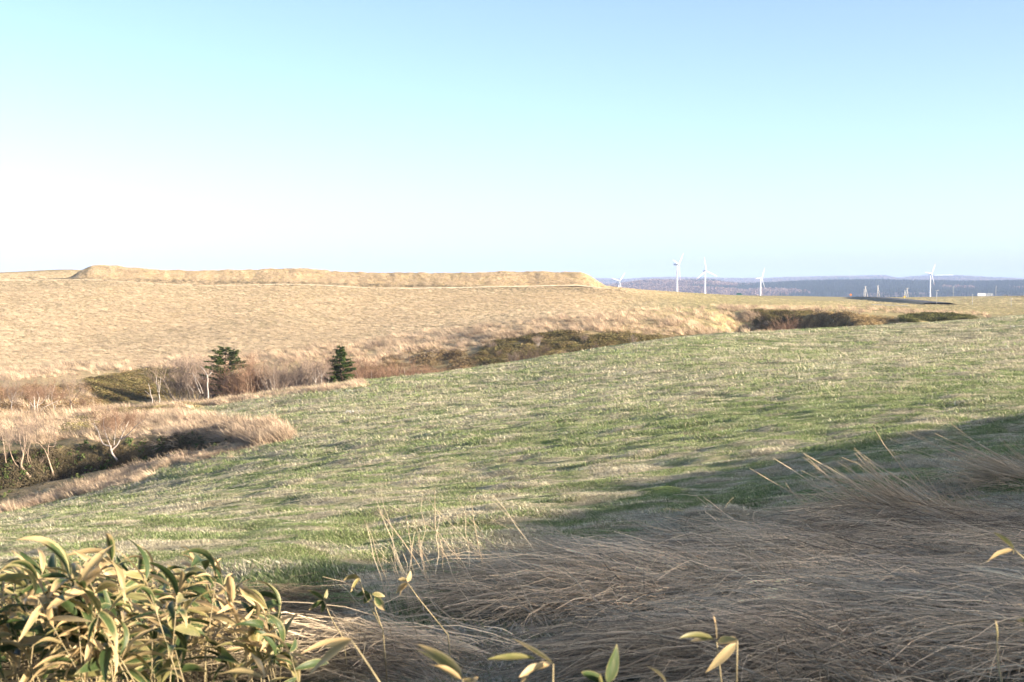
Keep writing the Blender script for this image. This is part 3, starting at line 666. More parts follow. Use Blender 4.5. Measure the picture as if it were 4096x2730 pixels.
def drawn_tree(name, label, group, zoom, d, limbs, bark, twigm, ntw=8, tl=.7, tr=.008, depth=2, cat='tree'):
    g = random.Random(label); ox, oy, sc = zoom
    bx, by = limbs[0][0][0]; u0, v0 = ox + bx * sc, oy + by * sc
    hx, hy = hit(np.array([u0]), np.array([v0])); d = float(hy[0]) if abs(float(hy[0]) - d) < 9 else d
    p0 = at(u0, v0, d); gz = gpt(p0.x, p0.y); up = max(0, gz.z - p0.z)
    th_ = .72 if d > 100 else .85
    root = empty(name, gz); TV, TF, CV, CF = [], [], [], []
    for li, (path, r0, r1) in enumerate(limbs):
        pts = []; off = g.gauss(0, .05); sl = g.gauss(0, .5) if li else g.gauss(0, .12); ln = 0
        for k, (zx, zy) in enumerate(path):
            u_, v_ = ox + zx * sc, oy + zy * sc
            q = at(u_, v_, d); q.z += up
            if k: ln += math.hypot(zx - path[k - 1][0], zy - path[k - 1][1]) * sc * d / F
            q = q * ((d + off + sl * ln) / d) if True else q
            pts.append(q - gz)
        if li == 0 and pts[0].z > .02: pts.insert(0, Vector((pts[0].x - .05, pts[0].y, -.15)))
        elif li == 0: pts[0].z = min(pts[0].z, -.12)
        # smooth subdivision with a little wobble
        fine = []
        for k in range(len(pts) - 1):
            a = pts[max(k - 1, 0)]; b0 = pts[k]; b1 = pts[k + 1]; c2 = pts[min(k + 2, len(pts) - 1)]
            for t in (0, .33, .67):
                fine.append(.5 * ((2 * b0) + (b1 - a) * t + (2 * a - 5 * b0 + 4 * b1 - c2) * t * t + (3 * b0 - a - 3 * b1 + c2) * t ** 3) + Vector((g.gauss(0, .006), g.gauss(0, .006), 0)))
        fine.append(pts[-1])
        tube(TV, TF, fine, lin(r0 * th_, r1 * th_, len(fine)), 6)
        for k in range(ntw if li else ntw // 2):
            t = g.uniform(.35, 1) ** .8; q = fine[min(len(fine) - 1, int(t * len(fine)))]
            dd = (fine[-1] - fine[len(fine) // 2]).normalized() + Vector((g.gauss(0, .6), g.gauss(0, .6), g.gauss(.35, .3)))
            twig(CV, CF, q, dd, tl * g.uniform(.5, 1.2), tr, g, depth)
    mesh_obj('trunk', TV, TF, bark, root, True)
    if CV: mesh_obj('crown', CV, CF, twigm, root)
    tag(root, label, cat, group); return root
ZA, ZB = (0, 1480, .3189), (700, 1380, .34)
BG = 'bare trees in the gullies'
drawn_tree('bare_tree', 'pale bare tree with a curved trunk leaning over the dark gully bank', BG, ZA, 78.5, [
    ([(1500, 1150), (1440, 1100), (1400, 1030), (1385, 950)], .09, .07), ([(1390, 1020), (1470, 940), (1515, 860), (1560, 760), (1620, 635)], .07, .016),
    ([(1500, 880), (1590, 830), (1690, 720), (1800, 635)], .045, .012), ([(1385, 955), (1310, 940), (1260, 870), (1220, 750), (1150, 665)], .055, .014),
    ([(1380, 950), (1340, 850), (1300, 700), (1310, 590)], .035, .01), ([(1425, 950), (1440, 860), (1430, 780), (1340, 720)], .035, .01), ([(1220, 750), (1180, 660), (1200, 600)], .02, .008), ([(1540, 800), (1520, 700), (1570, 650)], .02, .008), ([(1450, 800), (1455, 680), (1440, 570)], .018, .007)],
    M['white_bark'], M['red_twig'], 16, .62, .0055)
drawn_tree('bare_tree', 'multi-stemmed bare tree with a thick pale bent base at the left frame edge', BG, ZA, 77, [
    ([(380, 1330), (310, 1280), (265, 1200), (285, 1100), (300, 1000)], .12, .05), ([(250, 1260), (150, 1265), (85, 1200), (60, 1060), (45, 930), (20, 800)], .06, .014), ([(80, 1230), (20, 1210), (-60, 1140), (-90, 1000)], .045, .012),
    ([(290, 1080), (250, 900), (235, 780), (190, 690)], .04, .01), ([(300, 1020), (330, 880), (340, 740), (420, 680)], .035, .01), ([(240, 1230), (180, 1160), (130, 1040), (110, 900), (150, 780)], .04, .01), ([(300, 1000), (300, 850), (280, 720)], .035, .01), ([(310, 1080), (370, 960), (400, 850), (450, 720)], .03, .01)],
    M['tan_bark'], M['grey_twig'], 16, .62, .0055)
drawn_tree('bare_tree', 'bare tree of slim tan stems standing right of the thick bent one', BG, ZA, 75.5, [
    ([(680, 1325), (640, 1220), (600, 1100), (560, 1000)], .07, .025), ([(600, 1080), (610, 950), (650, 850), (700, 740)], .03, .01), ([(640, 1370), (520, 1280), (500, 1200), (540, 1140)], .04, .014), ([(600, 960), (670, 965), (700, 920)], .018, .007), ([(560, 1000), (500, 930), (460, 910)], .02, .008)],
    M['tan_bark'], M['grey_twig'], 9, .5, .005)
drawn_tree('bare_tree', 'low forked tan stem curving up from the gully rim', BG, ZA, 74.5, [
    ([(610, 1380), (500, 1320), (400, 1230), (350, 1120), (360, 1000)], .045, .014), ([(500, 1320), (450, 1270), (455, 1255)], .02, .008), ([(400, 1230), (380, 1130), (330, 1050)], .02, .008)], M['tan_bark'], M['grey_twig'], 8, .45, .005)
drawn_tree('birch', 'cluster-stemmed white birch with a long horizontal bough in the left valley', BG, ZA, 112, [
    ([(440, 560), (435, 480), (430, 400), (425, 330)], .10, .03), ([(470, 560), (470, 440), (490, 350), (460, 270)], .07, .02), ([(500, 540), (540, 480), (640, 430), (735, 385)], .06, .02), ([(430, 470), (380, 420), (340, 360)], .04, .015), ([(410, 530), (300, 525), (225, 515)], .05, .015), ([(450, 460), (520, 420), (560, 370), (600, 300)], .04, .012), ([(400, 520), (390, 430), (370, 350)], .04, .012)],
    M['white_bark'], M['red_twig'], 18, 1.0, .008)
drawn_tree('birch', 'slender white birch stem with a crooked top beside the clustered birch', BG, ZA, 114, [([(660, 560), (680, 480), (650, 400), (655, 310), (690, 190)], .05, .015), ([(680, 500), (710, 420), (740, 380)], .03, .01), ([(655, 320), (640, 250), (660, 200)], .02, .008)], M['white_bark'], M['red_twig'], 10, .8, .007)
drawn_tree('bare_tree', 'single upright bare tree with a fan shaped crown in the left valley', BG, ZA, 114, [([(892, 535), (890, 450), (888, 400)], .10, .075), ([(888, 410), (870, 300), (850, 230)], .05, .012), ([(890, 410), (900, 300), (920, 200)], .045, .012), ([(890, 420), (950, 340), (1010, 270)], .045, .012), ([(890, 440), (960, 400), (1040, 350)], .03, .01), ([(885, 400), (830, 300), (800, 240)], .03, .01)],
    M['tan_bark'], M['grey_twig'], 22, .9, .007)
drawn_tree('birch', 'short white birch snag at the far left of the valley', BG, ZA, 118, [([(150, 530), (145, 460), (152, 380), (150, 300)], .07, .02), ([(150, 420), (110, 350), (90, 260)], .03, .01), ([(150, 380), (190, 300), (220, 240)], .03, .01)], M['white_bark'], M['grey_twig'], 20, 1.1, .008)
drawn_tree('dead_tree', 'white dead snag with one side branch in front of the shaded bank', BG, ZA, 120, [([(1910, 375), (1890, 310), (1880, 240), (1862, 170)], .075, .025), ([(1900, 340), (1860, 300), (1815, 262)], .04, .015)], M['white_bark'], M['grey_twig'], 0)
drawn_tree('dead_tree', 'white dead snag forked in two upright prongs beside the other snag', BG, ZA, 121, [([(2003, 375), (1990, 300), (1970, 230), (1958, 80)], .08, .025), ([(1992, 300), (2005, 200), (2018, 85)], .06, .02), ([(1985, 260), (1990, 180), (1988, 120)], .03, .012)], M['white_bark'], M['grey_twig'], 0)
drawn_tree('dead_tree', 'large broken white birch leaning in front of the broad conifer', BG, ZB, 140, [
    ([(390, 580), (380, 480), (385, 400), (375, 350)], .12, .09), ([(375, 360), (345, 300), (285, 245)], .07, .025), ([(385, 370), (430, 325)], .09, .07), ([(300, 570), (260, 480), (225, 380), (205, 330), (165, 350)], .06, .018), ([(330, 575), (290, 470), (250, 400), (225, 345)], .045, .015), ([(215, 550), (180, 500), (145, 455)], .035, .012), ([(260, 380), (330, 395)], .03, .012), ([(270, 490), (240, 420), (255, 320)], .03, .01)],
    M['white_bark'], M['grey_twig'], 5, .8, .008, 1)
drawn_tree('birch', 'forked white birch just left of the narrow conifer', BG, ZB, 141, [([(1658, 495), (1655, 450), (1635, 410), (1610, 370)], .06, .02), ([(1655, 450), (1665, 400), (1690, 370), (1680, 320)], .045, .015), ([(1650, 440), (1650, 360), (1660, 320)], .03, .012)], M['white_bark'], M['grey_twig'], 12, .9, .007)
drawn_tree('birch', 'thin white birch with an open crown next to the narrow conifer', BG, ZB, 141, [([(1728, 505), (1722, 420), (1725, 350), (1710, 280)], .055, .018), ([(1724, 400), (1745, 340), (1790, 290)], .03, .01), ([(1722, 380), (1690, 320), (1670, 280)], .03, .01), ([(1785, 470), (1810, 420), (1800, 370)], .03, .01)], M['white_bark'], M['grey_twig'], 16, 1.0, .007)

# conifers
def conifer(name, label, u0, vtop, d, prof, zbase=None, seed=1, flat=0.0):
    g = random.Random(seed); top = at(u0, vtop, d); gz = gpt(top.x, top.y); H_ = top.z - gz.z
    root = empty(name, gz); TV, TF, CV, CF = [], [], [], []
    tp = [Vector((0.12 * math.sin(k * .9), .1 * math.cos(k * .7), -.2 + (H_ + .1) * k / 7)) for k in range(8)]
    tube(TV, TF, tp, lin(.15, .03, 8), 7)
    hf, rf = zip(*prof); h = hf[0]
    while h < 1.0:
        rad = float(np.interp(h, hf, rf)); nb = g.randint(4, 6); a0 = g.uniform(0, 6.3)
        for k in range(nb):
            if g.random() < .12: continue
            a = a0 + 6.283 * k / nb + g.gauss(0, .25); L_ = rad * g.uniform(.65, 1.12); z0 = H_ * h + g.gauss(0, .12)
            tilt = .12 + .55 * max(0, h - .6) if not flat else .16 + g.gauss(0, .10)
            p = Vector((.1 * math.sin(h * 6), 0, z0)); pts = [p]
            for s in range(1, 6):
                t = s / 5; pts.append(p + Vector((math.cos(a) * L_ * t, math.sin(a) * L_ * t, L_ * (tilt * t - .16 * math.sin(t * 3.1)))))
            tube(TV, TF, pts, lin(.028, .006, 6), 4)
            for s in range(int(45 + 80 * L_)):                       # flat sprays of needles along the bough
                t = g.uniform(.22, 1.05); q = pts[0].lerp(pts[-1], min(1, t)); q = q + Vector((g.gauss(0, .04), g.gauss(0, .04), g.gauss(0, .05)))
                sdn = g.choice((-1, 1)); sa = a + sdn * g.uniform(.2, 1.2); sl = g.uniform(.16, .36) * (1.15 - .35 * t)
                dv = Vector((math.cos(sa), math.sin(sa), g.gauss(.12, .22))).normalized(); sd = dv.cross(Vector((g.gauss(0, .35), g.gauss(0, .35), 1))).normalized() * sl * g.uniform(.14, .24)
                i = len(CV); CV.extend([q, q + dv * sl * .5 + sd, q + dv * sl, q + dv * sl * .5 - sd]); CF.append((i, i + 1, i + 2, i + 3))
        h += g.uniform(.028, .055)
    mesh_obj('trunk', TV, TF, M['dark_bark'], root, True); mesh_obj('crown', CV, CF, M['needles'], root)
    return tag(root, label, 'conifer', 'conifers in the valley')
conifer('conifer', 'broad flat-topped dark green conifer rising behind the brown thicket', 905, 1398, 146, [(.26, 1.7), (.45, 2.4), (.58, 2.5), (.72, 2.15), (.86, 1.6), (.95, 1.1), (1, .6)], seed=4, flat=1)
conifer('conifer', 'narrow ragged dark green conifer at the edge of the pasture', 1364, 1392, 143, [(.14, 1.5), (.3, 1.45), (.5, 1.25), (.6, 1.45), (.72, .95), (.86, .6), (1, .12)], seed=9)

# leafless shrubs: a few kinds, many individuals
def shrub_mesh(seed, h, ns, spreadw, r, bark, twigm, tw=5, depth=2):
    g = random.Random(seed); TV, TF, CV, CF = [], [], [], []
    for k in range(ns):
        a = g.uniform(0, 6.3); p = Vector((g.gauss(0, .006), g.gauss(0, .006), -.15)); d = Vector((math.cos(a) * spreadw * g.random(), math.sin(a) * spreadw * g.random(), 1)); pts = [p]; hh = h * g.uniform(.55, 1)
        for s in range(5):
            d = (d + Vector((g.gauss(0, .16), g.gauss(0, .16), .1))).normalized(); pts.append(pts[-1] + d * hh / 5)
        tube(TV, TF, pts, lin(r * g.uniform(.6, 1.2), r * .2, 6), 4)
        for s in range(tw):
            t = g.uniform(.3, 1); q = pts[min(5, int(t * 5) + 1)]
            twig(CV, CF, q, d + Vector((g.gauss(0, .6), g.gauss(0, .6), .4)), h * g.uniform(.16, .32), r * .42, g, depth)
    def mk(nm, V_, F_, m):
        me = bpy.data.meshes.new(nm); me.from_pydata([tuple(v) for v in V_], [], F_); me.materials.append(m); me.update(); return me
    return mk('stems', TV, TF, bark), mk('crown', CV, CF, twigm)
KIND = {'red': [shrub_mesh(300 + s, 1, 11, .55, .010, M['tan_bark'], M['red_twig'], 9) for s in range(3)],
        'grey': [shrub_mesh(310 + s, 1, 10, .7, .010, M['white_bark'], M['grey_twig'], 9) for s in range(3)],
        'white': [shrub_mesh(320 + s, 1, 6, .6, .016, M['white_bark'], M['red_twig'], 8) for s in range(3)],
        'dark': [shrub_mesh(330 + s, 1, 12, .7, .012, M['dark_bark'], M['dark_bark'], 6) for s in range(2)]}
WORD = {'red': ('leafless_shrub', 'shrub', 'russet-brown leafless shrub'), 'grey': ('leafless_shrub', 'shrub', 'grey-tan leafless shrub'), 'white': ('young_birch', 'birch', 'white-stemmed leafless birch'), 'dark': ('leafless_shrub', 'shrub', 'dark twiggy leafless shrub')}
SHR = {}
def shrub(kind, u0, vtop, d, where, wide=1.0, base=None):
    top = at(u0, vtop, d); gz = gpt(top.x, top.y) if base is None else base; h = max(.8, (top.z - gz.z) * 1.02)
    nm, cat, txt = WORD[kind]; st, cr = random.choice(KIND[kind])
    root = empty(nm, gz); root.rotation_euler = (0, 0, random.uniform(0, 6.28)); root.scale = (h * wide, h * wide, h)
    instance('stems', st, root); instance('crown', cr, root)
    tag(root, txt + ' ' + where, cat, txt + ' plants ' + where); SHR.setdefault((txt, where), []).append((u0, root)); return root
for k, (u0, vt) in enumerate([(985, 1455), (1010, 1462), (1040, 1448), (960, 1470), (1075, 1462), (930, 1475), (885, 1480), (860, 1490), (1005, 1490), (945, 1500)]):
    shrub('red', u0, vt, 142 + (k * 3.7) % 9, 'in the thicket right below the broad conifer', 1.05)
for k, (u0, vt) in enumerate([(1110, 1445), (1145, 1440), (1180, 1448), (1095, 1480), (1130, 1485), (1165, 1480), (1210, 1462), (1240, 1470), (1270, 1455), (1305, 1440)]):
    shrub('grey', u0, vt, 143 + (k * 2.9) % 8, 'in the thicket between the two conifers', 1.05)
for u0, vt in [(1205, 1455), (1180, 1475), (1225, 1480)]: shrub('dark', u0, vt, 152, 'at the back between the conifers')
for k, (u0, vt) in enumerate([(1430, 1460), (1452, 1470), (1475, 1455), (1500, 1465), (1530, 1455), (1560, 1450), (1590, 1460), (1615, 1450), (1640, 1458), (1668, 1455), (1700, 1462), (1735, 1470)]):
    shrub('white', u0, vt, 146 + (k * 3.1) % 9, 'in the row right of the narrow conifer', .95)
for k, (u0, vt) in enumerate([(1445, 1462), (1490, 1452), (1545, 1448), (1600, 1452), (1660, 1458), (1720, 1465), (1420, 1450), (1330, 1425), (1355, 1420)]):
    shrub('red', u0, vt, 153 + (k * 2.3) % 7, 'behind the birches right of narrow conifer', 1.1)
for u0, vt in [(1785, 1455), (1830, 1452), (1865, 1475), (1910, 1490), (2030, 1448), (2062, 1440), (1945, 1480)]: shrub('white', u0, vt, 158, 'along the bank where the thicket thins out', .7)
for u0, vt in [(2090, 1400), (2130, 1390), (2155, 1402), (2060, 1420)]: shrub('dark', u0, vt, 178, 'on the bank in the middle of the valley', 1.2)
for k, (u0, vt) in enumerate([(-60, 1560), (10, 1535), (45, 1545), (80, 1550), (110, 1540), (150, 1535), (185, 1530), (215, 1545), (250, 1560), (60, 1575), (20, 1585), (130, 1570), (300, 1575), (330, 1590), (-150, 1570)]):
    shrub('red' if k % 3 else 'grey', u0, vt, 116 + (k * 5.3) % 22, 'in the left valley behind the birches', 1.1)
for k, (u0, vt) in enumerate([(440, 1645), (470, 1650), (500, 1655), (530, 1655), (415, 1668), (455, 1672)]): shrub('red', u0, vt, 83 + k * .9, 'just behind the curved pale tree', 1.2)
for k, (u0, vt) in enumerate([(35, 1740), (85, 1720), (130, 1735), (-60, 1730), (10, 1770), (165, 1760)]): shrub('grey', u0, vt, 83 + k * .8, 'behind the bent tree at the left edge', 1.0)
for u0, vt in [(740, 1440), (765, 1432), (790, 1445), (820, 1440), (715, 1460), (845, 1455)]: shrub('grey', u0, vt, 158, 'on the bank left of the broad conifer', 1.2)
for u0, vt in [(3145, 1290), (3165, 1280), (3125, 1300)]: shrub('red', u0, vt, 228, 'in the hollow on the right', 1.2)
for u0, vt in [(3275, 1315), (3300, 1318), (3262, 1322)]: shrub('white', u0, vt, 198, 'at the near lip of the hollow', 1.5)

for k in range(16):
    u0 = 1960 + k * 47 + random.uniform(-15, 15); dd = 196 - (k % 4) * 5; w0 = gpt((u0 - CX) / F * dd, dd); tz = proj(w0.x, w0.y, w0.z + random.uniform(.9, 1.6))[1]
    if k % 2: shrub('dark', u0, float(tz), dd, 'low on the scrub bank', 1.5)
    else: shrub('grey', u0, float(tz), dd, 'low on the scrub bank', 1.5)
for k in range(9):
    u0 = 3010 + k * 68 + random.uniform(-20, 20); dd = 228 + (k % 3) * 7; w0 = gpt((u0 - CX) / F * dd, dd); tz = proj(w0.x, w0.y, w0.z + random.uniform(.9, 1.5))[1]
    shrub('dark' if k % 3 else 'grey', u0, float(tz), dd, 'inside the right hollow', 1.5)
ORD = ['leftmost', 'second', 'third', 'fourth', 'fifth', 'sixth', 'seventh', 'eighth', 'ninth', 'tenth', 'eleventh', 'twelfth']
for (txt, where), L_ in SHR.items():
    L_.sort(key=lambda q: q[0])
    for k, (_, o) in enumerate(L_):
        if len(L_) > 1: o['label'] = ('leftmost ' + txt + ' ' if k == 0 else 'rightmost ' + txt + ' ' if k == len(L_) - 1 else txt + ', ' + ORD[k] + ' from left, ') + where

# ------------------------------------------------------------------ wind turbines
def turbine(label, u, v, d, foot, yaw, ang):
    hub = at(u, v, d); g0 = gpt(hub.x, hub.y); H_ = hub.z - g0.z; BL = 26.0
    root = empty('wind_turbine', g0); axis = Vector((math.sin(yaw), -math.cos(yaw), 0))       # the way the rotor faces
    TV, TF = [], []; tube(TV, TF, [(0, 0, H_ * k / 6 - (0.5 if k == 0 else 0)) for k in range(7)], lin(1.75, 1.1, 7), 20); TV = [Vector(p) - axis * 0 for p in TV]
    mesh_obj('tower', TV, TF, M['white_paint'], root, True)
    NV, NF = [], []; c0 = Vector((0, 0, H_ + .6)); tube(NV, NF, [c0 - axis * 5.6, c0 - axis * 5.2, c0 - axis * 1, c0 + axis * 2.2, c0 + axis * 2.6], [1.0, 1.55, 1.75, 1.6, 1.2], 10)
    mesh_obj('nacelle', NV, NF, M['white_paint'], root, True)
    HV, HF = [], []; hc = c0 + axis * 3.3; tube(HV, HF, [hc - axis * .8, hc - axis * .2, hc + axis * .7, hc + axis * 1.3], [1.2, 1.35, 1.0, .2], 12)
    mesh_obj('hub', HV, HF, M['white_paint'], root, True)
    right = Vector((math.cos(yaw), math.sin(yaw), 0)); upv = Vector((0, 0, 1))
    for a in ang:
        a = R(a); bd = right * math.sin(a) + upv * math.cos(a); ch = bd.cross(axis)
        def sect(ts, ex=0):
            BV = []
            for t in ts:
                cw = float(np.interp(t, [0, .06, .2, .6, .95, 1], [.55, .6, 1.25, .8, .38, .12])) + ex; th_ = float(np.interp(t, [0, .1, 1], [.55, .38, .07])) + ex
                tw = .35 * (1 - t); cdir = ch * math.cos(tw) + axis * math.sin(tw); ndir = axis * math.cos(tw) - ch * math.sin(tw)
                c1 = hc + bd * (.9 + (BL - .9) * t)
                BV += [c1 + cdir * cw, c1 + ndir * th_, c1 - cdir * cw * .9, c1 - ndir * th_]
            n = len(ts); BF = [(4 * k + q, 4 * k + (q + 1) % 4, 4 * k + 4 + (q + 1) % 4, 4 * k + 4 + q) for k in range(n - 1) for q in range(4)] + [(3, 2, 1, 0), tuple(4 * (n - 1) + q for q in range(4))]
            return BV, BF
        bl = mesh_obj('blade', *sect([0, .06, .12, .2, .35, .5, .65, .8, .92, .98, 1]), M['white_paint'], root, True)
        mesh_obj('red_band', *sect([.83, .9], .03), M['red_paint'], bl, True)
    tag(root, label, 'wind turbine', 'wind turbines beyond the ridge')
turbine('half hidden white wind turbine just right of the end of the long bank', 2475, 1126, 3200, 0, R(38), (40, 165, 285))
turbine('tallest white wind turbine, seen nearly edge on', 2708, 1060, 2270, 0, R(60), (45, 165, 285))
turbine('white wind turbine facing the camera with one blade straight up', 2820, 1086, 2640, 0, R(22), (-8, 112, 232))
turbine('white wind turbine standing right of the green van', 3042, 1115, 3000, 0, R(50), (28, 148, 268))
turbine('lone white wind turbine on the right beyond the poles', 3721, 1096, 2900, 0, R(42), (35, 155, 275))

# ------------------------------------------------------------------ poles, signs, fence, road, van on the far field
def pole(name, label, group, u, vtop, d, r, mat, brace=None, arm=None, sign=None, cross=False):
    top = at(u, vtop, d); g0 = gpt(top.x, top.y); H_ = max(2.2, top.z - g0.z); root = empty(name, g0)
    V_, F_ = [], []; tube(V_, F_, [(0, 0, -.3), (0, 0, H_ * .5), (0, 0, H_)], [r, r * .85, r * .7], 8); mesh_obj('post', V_, F_, mat, root, True)
    if brace:
        V_, F_ = [], []; tube(V_, F_, [(brace, .4, -.4), (brace * .5, .2, H_ * .46), (0.02, 0, H_ * .94)], [r * .6] * 3, 6); mesh_obj('brace', V_, F_, mat, root, True)
    if arm:
        V_, F_ = [], []; tube(V_, F_, [(-arm, 0, H_ * .985), (0, 0, H_ * .99), (arm, 0, H_ * .985)], [r * .5] * 3, 6); mesh_obj('arm', V_, F_, mat, root, True)
    if cross:
        V_, F_ = [], []; tube(V_, F_, [(-.8, 0, H_ * .93), (.8, 0, H_ * .93)], [.07, .07], 6); mesh_obj('crossarm', V_, F_, mat, root, True)
        for sx in (-.7, 0, .7):
            V_, F_ = [], []; tube(V_, F_, [(sx, 0, H_ * .93 + .05), (sx, 0, H_ * .93 + .32)], [.06, .04], 6); mesh_obj('insulator', V_, F_, M['white_paint'], root, True)
    if sign:
        s, mt = sign; z0 = H_ - s
        V_ = [(0, -.08, z0 - s), (s, -.08, z0), (0, -.08, z0 + s), (-s, -.08, z0), (0, -.13, z0 - s), (s, -.13, z0), (0, -.13, z0 + s), (-s, -.13, z0)]
        mesh_obj('plate', V_, [(0, 1, 2, 3), (7, 6, 5, 4), (0, 4, 5, 1), (1, 5, 6, 2), (2, 6, 7, 3), (3, 7, 4, 0)], mt, root)
    tag(root, label, 'sign' if sign else 'pole', group)
UG, SG = 'utility poles by the road', 'slim marker poles on the far field'
pole('utility_pole', 'tallest braced utility pole of the pair nearest the road hump', UG, 3461, 1145, 860, .22, M['concrete'], brace=1.9, cross=True)
pole('utility_pole', 'short unbraced utility pole left of the tall braced one', UG, 3456, 1157, 850, .18, M['concrete'], brace=None)
pole('utility_pole', 'braced utility pole with a cap standing alone above the road bend', UG, 3511, 1142, 850, .22, M['concrete'], brace=1.5, cross=True)
pole('utility_pole', 'thin braced utility pole above the yellow sign', UG, 3619, 1160, 845, .18, M['concrete'], brace=1.2)
pole('utility_pole', 'braced utility pole left of the lone right turbine', UG, 3628, 1152, 880, .2, M['concrete'], brace=1.2, cross=True)
pole('marker_pole', 'steel marker pole with a short top arm at the near end of the road', SG, 3747, 1162, 480, .08, M['steel'], arm=.7)
pole('marker_pole', 'steel marker pole with arm standing behind the field right of the lone turbine', SG, 3813, 1148, 850, .12, M['steel'], arm=.8)
pole('marker_pole', 'plain marker pole in the middle of the far right field', SG, 3890, 1179, 470, .08, M['concrete'], arm=.3)
pole('marker_pole', 'tall marker pole rising behind the white fence', SG, 3984, 1144, 820, .12, M['concrete'])
pole('marker_pole', 'rightmost marker pole with a small cross arm nearest the camera', SG, 4045, 1194, 410, .07, M['steel'], arm=.45)
pole('road_sign', 'small orange diamond road sign left of the road hump', None, 3403, 1176, 830, .06, M['steel'], sign=(.75, M['orange']))
pole('road_sign', 'small yellow diamond road sign beside the road', None, 3618, 1187, 640, .05, M['steel'], sign=(.5, M['yellow']))
pole('radio_mast', 'very thin tall radio mast on the far skyline', None, 3398, 1062, 6200, .5, M['steel'], cross=True)

def ribbon(name, pts, wid, mat, label, lift=.15, skirt=.6):
    V_, F_ = [], []; P = [Vector(p) for p in pts]
    for k, p in enumerate(P):
        t = (P[min(k + 1, len(P) - 1)] - P[max(k - 1, 0)]); n = Vector((-t.y, t.x, 0)).normalized() * wid / 2
        V_ += [p + n * 1.05 - Vector((0, 0, skirt)), p + n + Vector((0, 0, lift)), p - n + Vector((0, 0, lift)), p - n * 1.05 - Vector((0, 0, skirt))]
    F_ = [(4 * k + q, 4 * k + 4 + q, 4 * k + 5 + q, 4 * k + 1 + q) for k in range(len(P) - 1) for q in range(3)]
    o = mesh_obj(name, V_, F_, mat); tag(o, label, kind='structure'); return o
road_px = [(3755, 1212, 480), (3700, 1207, 510), (3640, 1201, 550), (3570, 1195, 600), (3510, 1190, 660), (3450, 1188, 720), (3400, 1191, 780)]
rp = []
for k in range(len(road_px) - 1):
    for t in np.linspace(0, 1, 7)[:-1]:
        q = at(*road_px[k]).lerp(at(*road_px[k + 1]), t); gq = gpt(q.x, q.y); rp.append(Vector((q.x, q.y, max(gq.z + .15, q.z))))
emb = simple('road_bank_turf', (.20, .17, .10), .95, .35, .8)
V_, F_ = [], []
for k, p in enumerate(rp):
    t = (rp[min(k + 1, len(rp) - 1)] - rp[max(k - 1, 0)]); n = Vector((-t.y, t.x, 0)).normalized()
    V_ += [Vector((*(p + n * 8).xy, gpt((p + n * 8).x, (p + n * 8).y).z - .3)), p + n * 3.6, p - n * 3.6, Vector((*(p - n * 8).xy, gpt((p - n * 8).x, (p - n * 8).y).z - .3))]
o = mesh_obj('road_embankment', V_, [(4 * k + q, 4 * k + 4 + q, 4 * k + 5 + q, 4 * k + 1 + q) for k in range(len(rp) - 1) for q in range(3)], emb); tag(o, 'dark turf embankment carrying the road over the far field', kind='structure')
ribbon('road', rp, 5.6, M['asphalt'], 'narrow grey asphalt road curving over the far field', .06, .1)
bt = []
for u_ in np.linspace(-300, 2440, 60):
    hx, hy = (u_ - CX) / F * 343.5, 343.5; bt.append(gpt(hx, hy))
ribbon('track', bt, 2.6, simple('pale_track', (.50, .42, .30), .95, .25, .6), 'narrow pale farm track along the foot of the long bank', .10, .15)
tp = [gpt(*(lambda q: (q.x, q.y))(at(u_, 1212, d_))) for u_, d_ in ((3490, 430), (3540, 428), (3590, 425), (3640, 422))]
ribbon('track', tp, 2.2, M['concrete'], 'pale gravel track on the far field below the road', .12, .1)

fr = gpt(*at(3941, 1188, 800).xy); root = empty('white_fence', fr)
for k in range(9):
    V_, F_ = [], []; tube(V_, F_, [(-4.2 + k * 1.05, 0, -.2), (-4.2 + k * 1.05, 0, 1.9)], [.07, .07], 6); mesh_obj('post', V_, F_, M['white_paint'], root)
for k in range(4):
    x0 = -4.15 + k * 1.05; mesh_obj('panel', [(x0 + a, b_, c_) for c_ in (.3, 1.8) for a, b_ in ((.08, -.04), (.97, -.04), (.97, .04), (.08, .04))], [(0, 1, 5, 4), (1, 2, 6, 5), (2, 3, 7, 6), (3, 0, 4, 7), (4, 5, 6, 7), (3, 2, 1, 0)], M['white_paint'], root)
for z_ in (.6, 1.1, 1.6):
    V_, F_ = [], []; tube(V_, F_, [(.1, 0, z_), (4.2, 0, z_)], [.05, .05], 6); mesh_obj('rail', V_, F_, M['white_paint'], root)
tag(root, 'low white fence half panelled half open rails on the far field', 'fence')

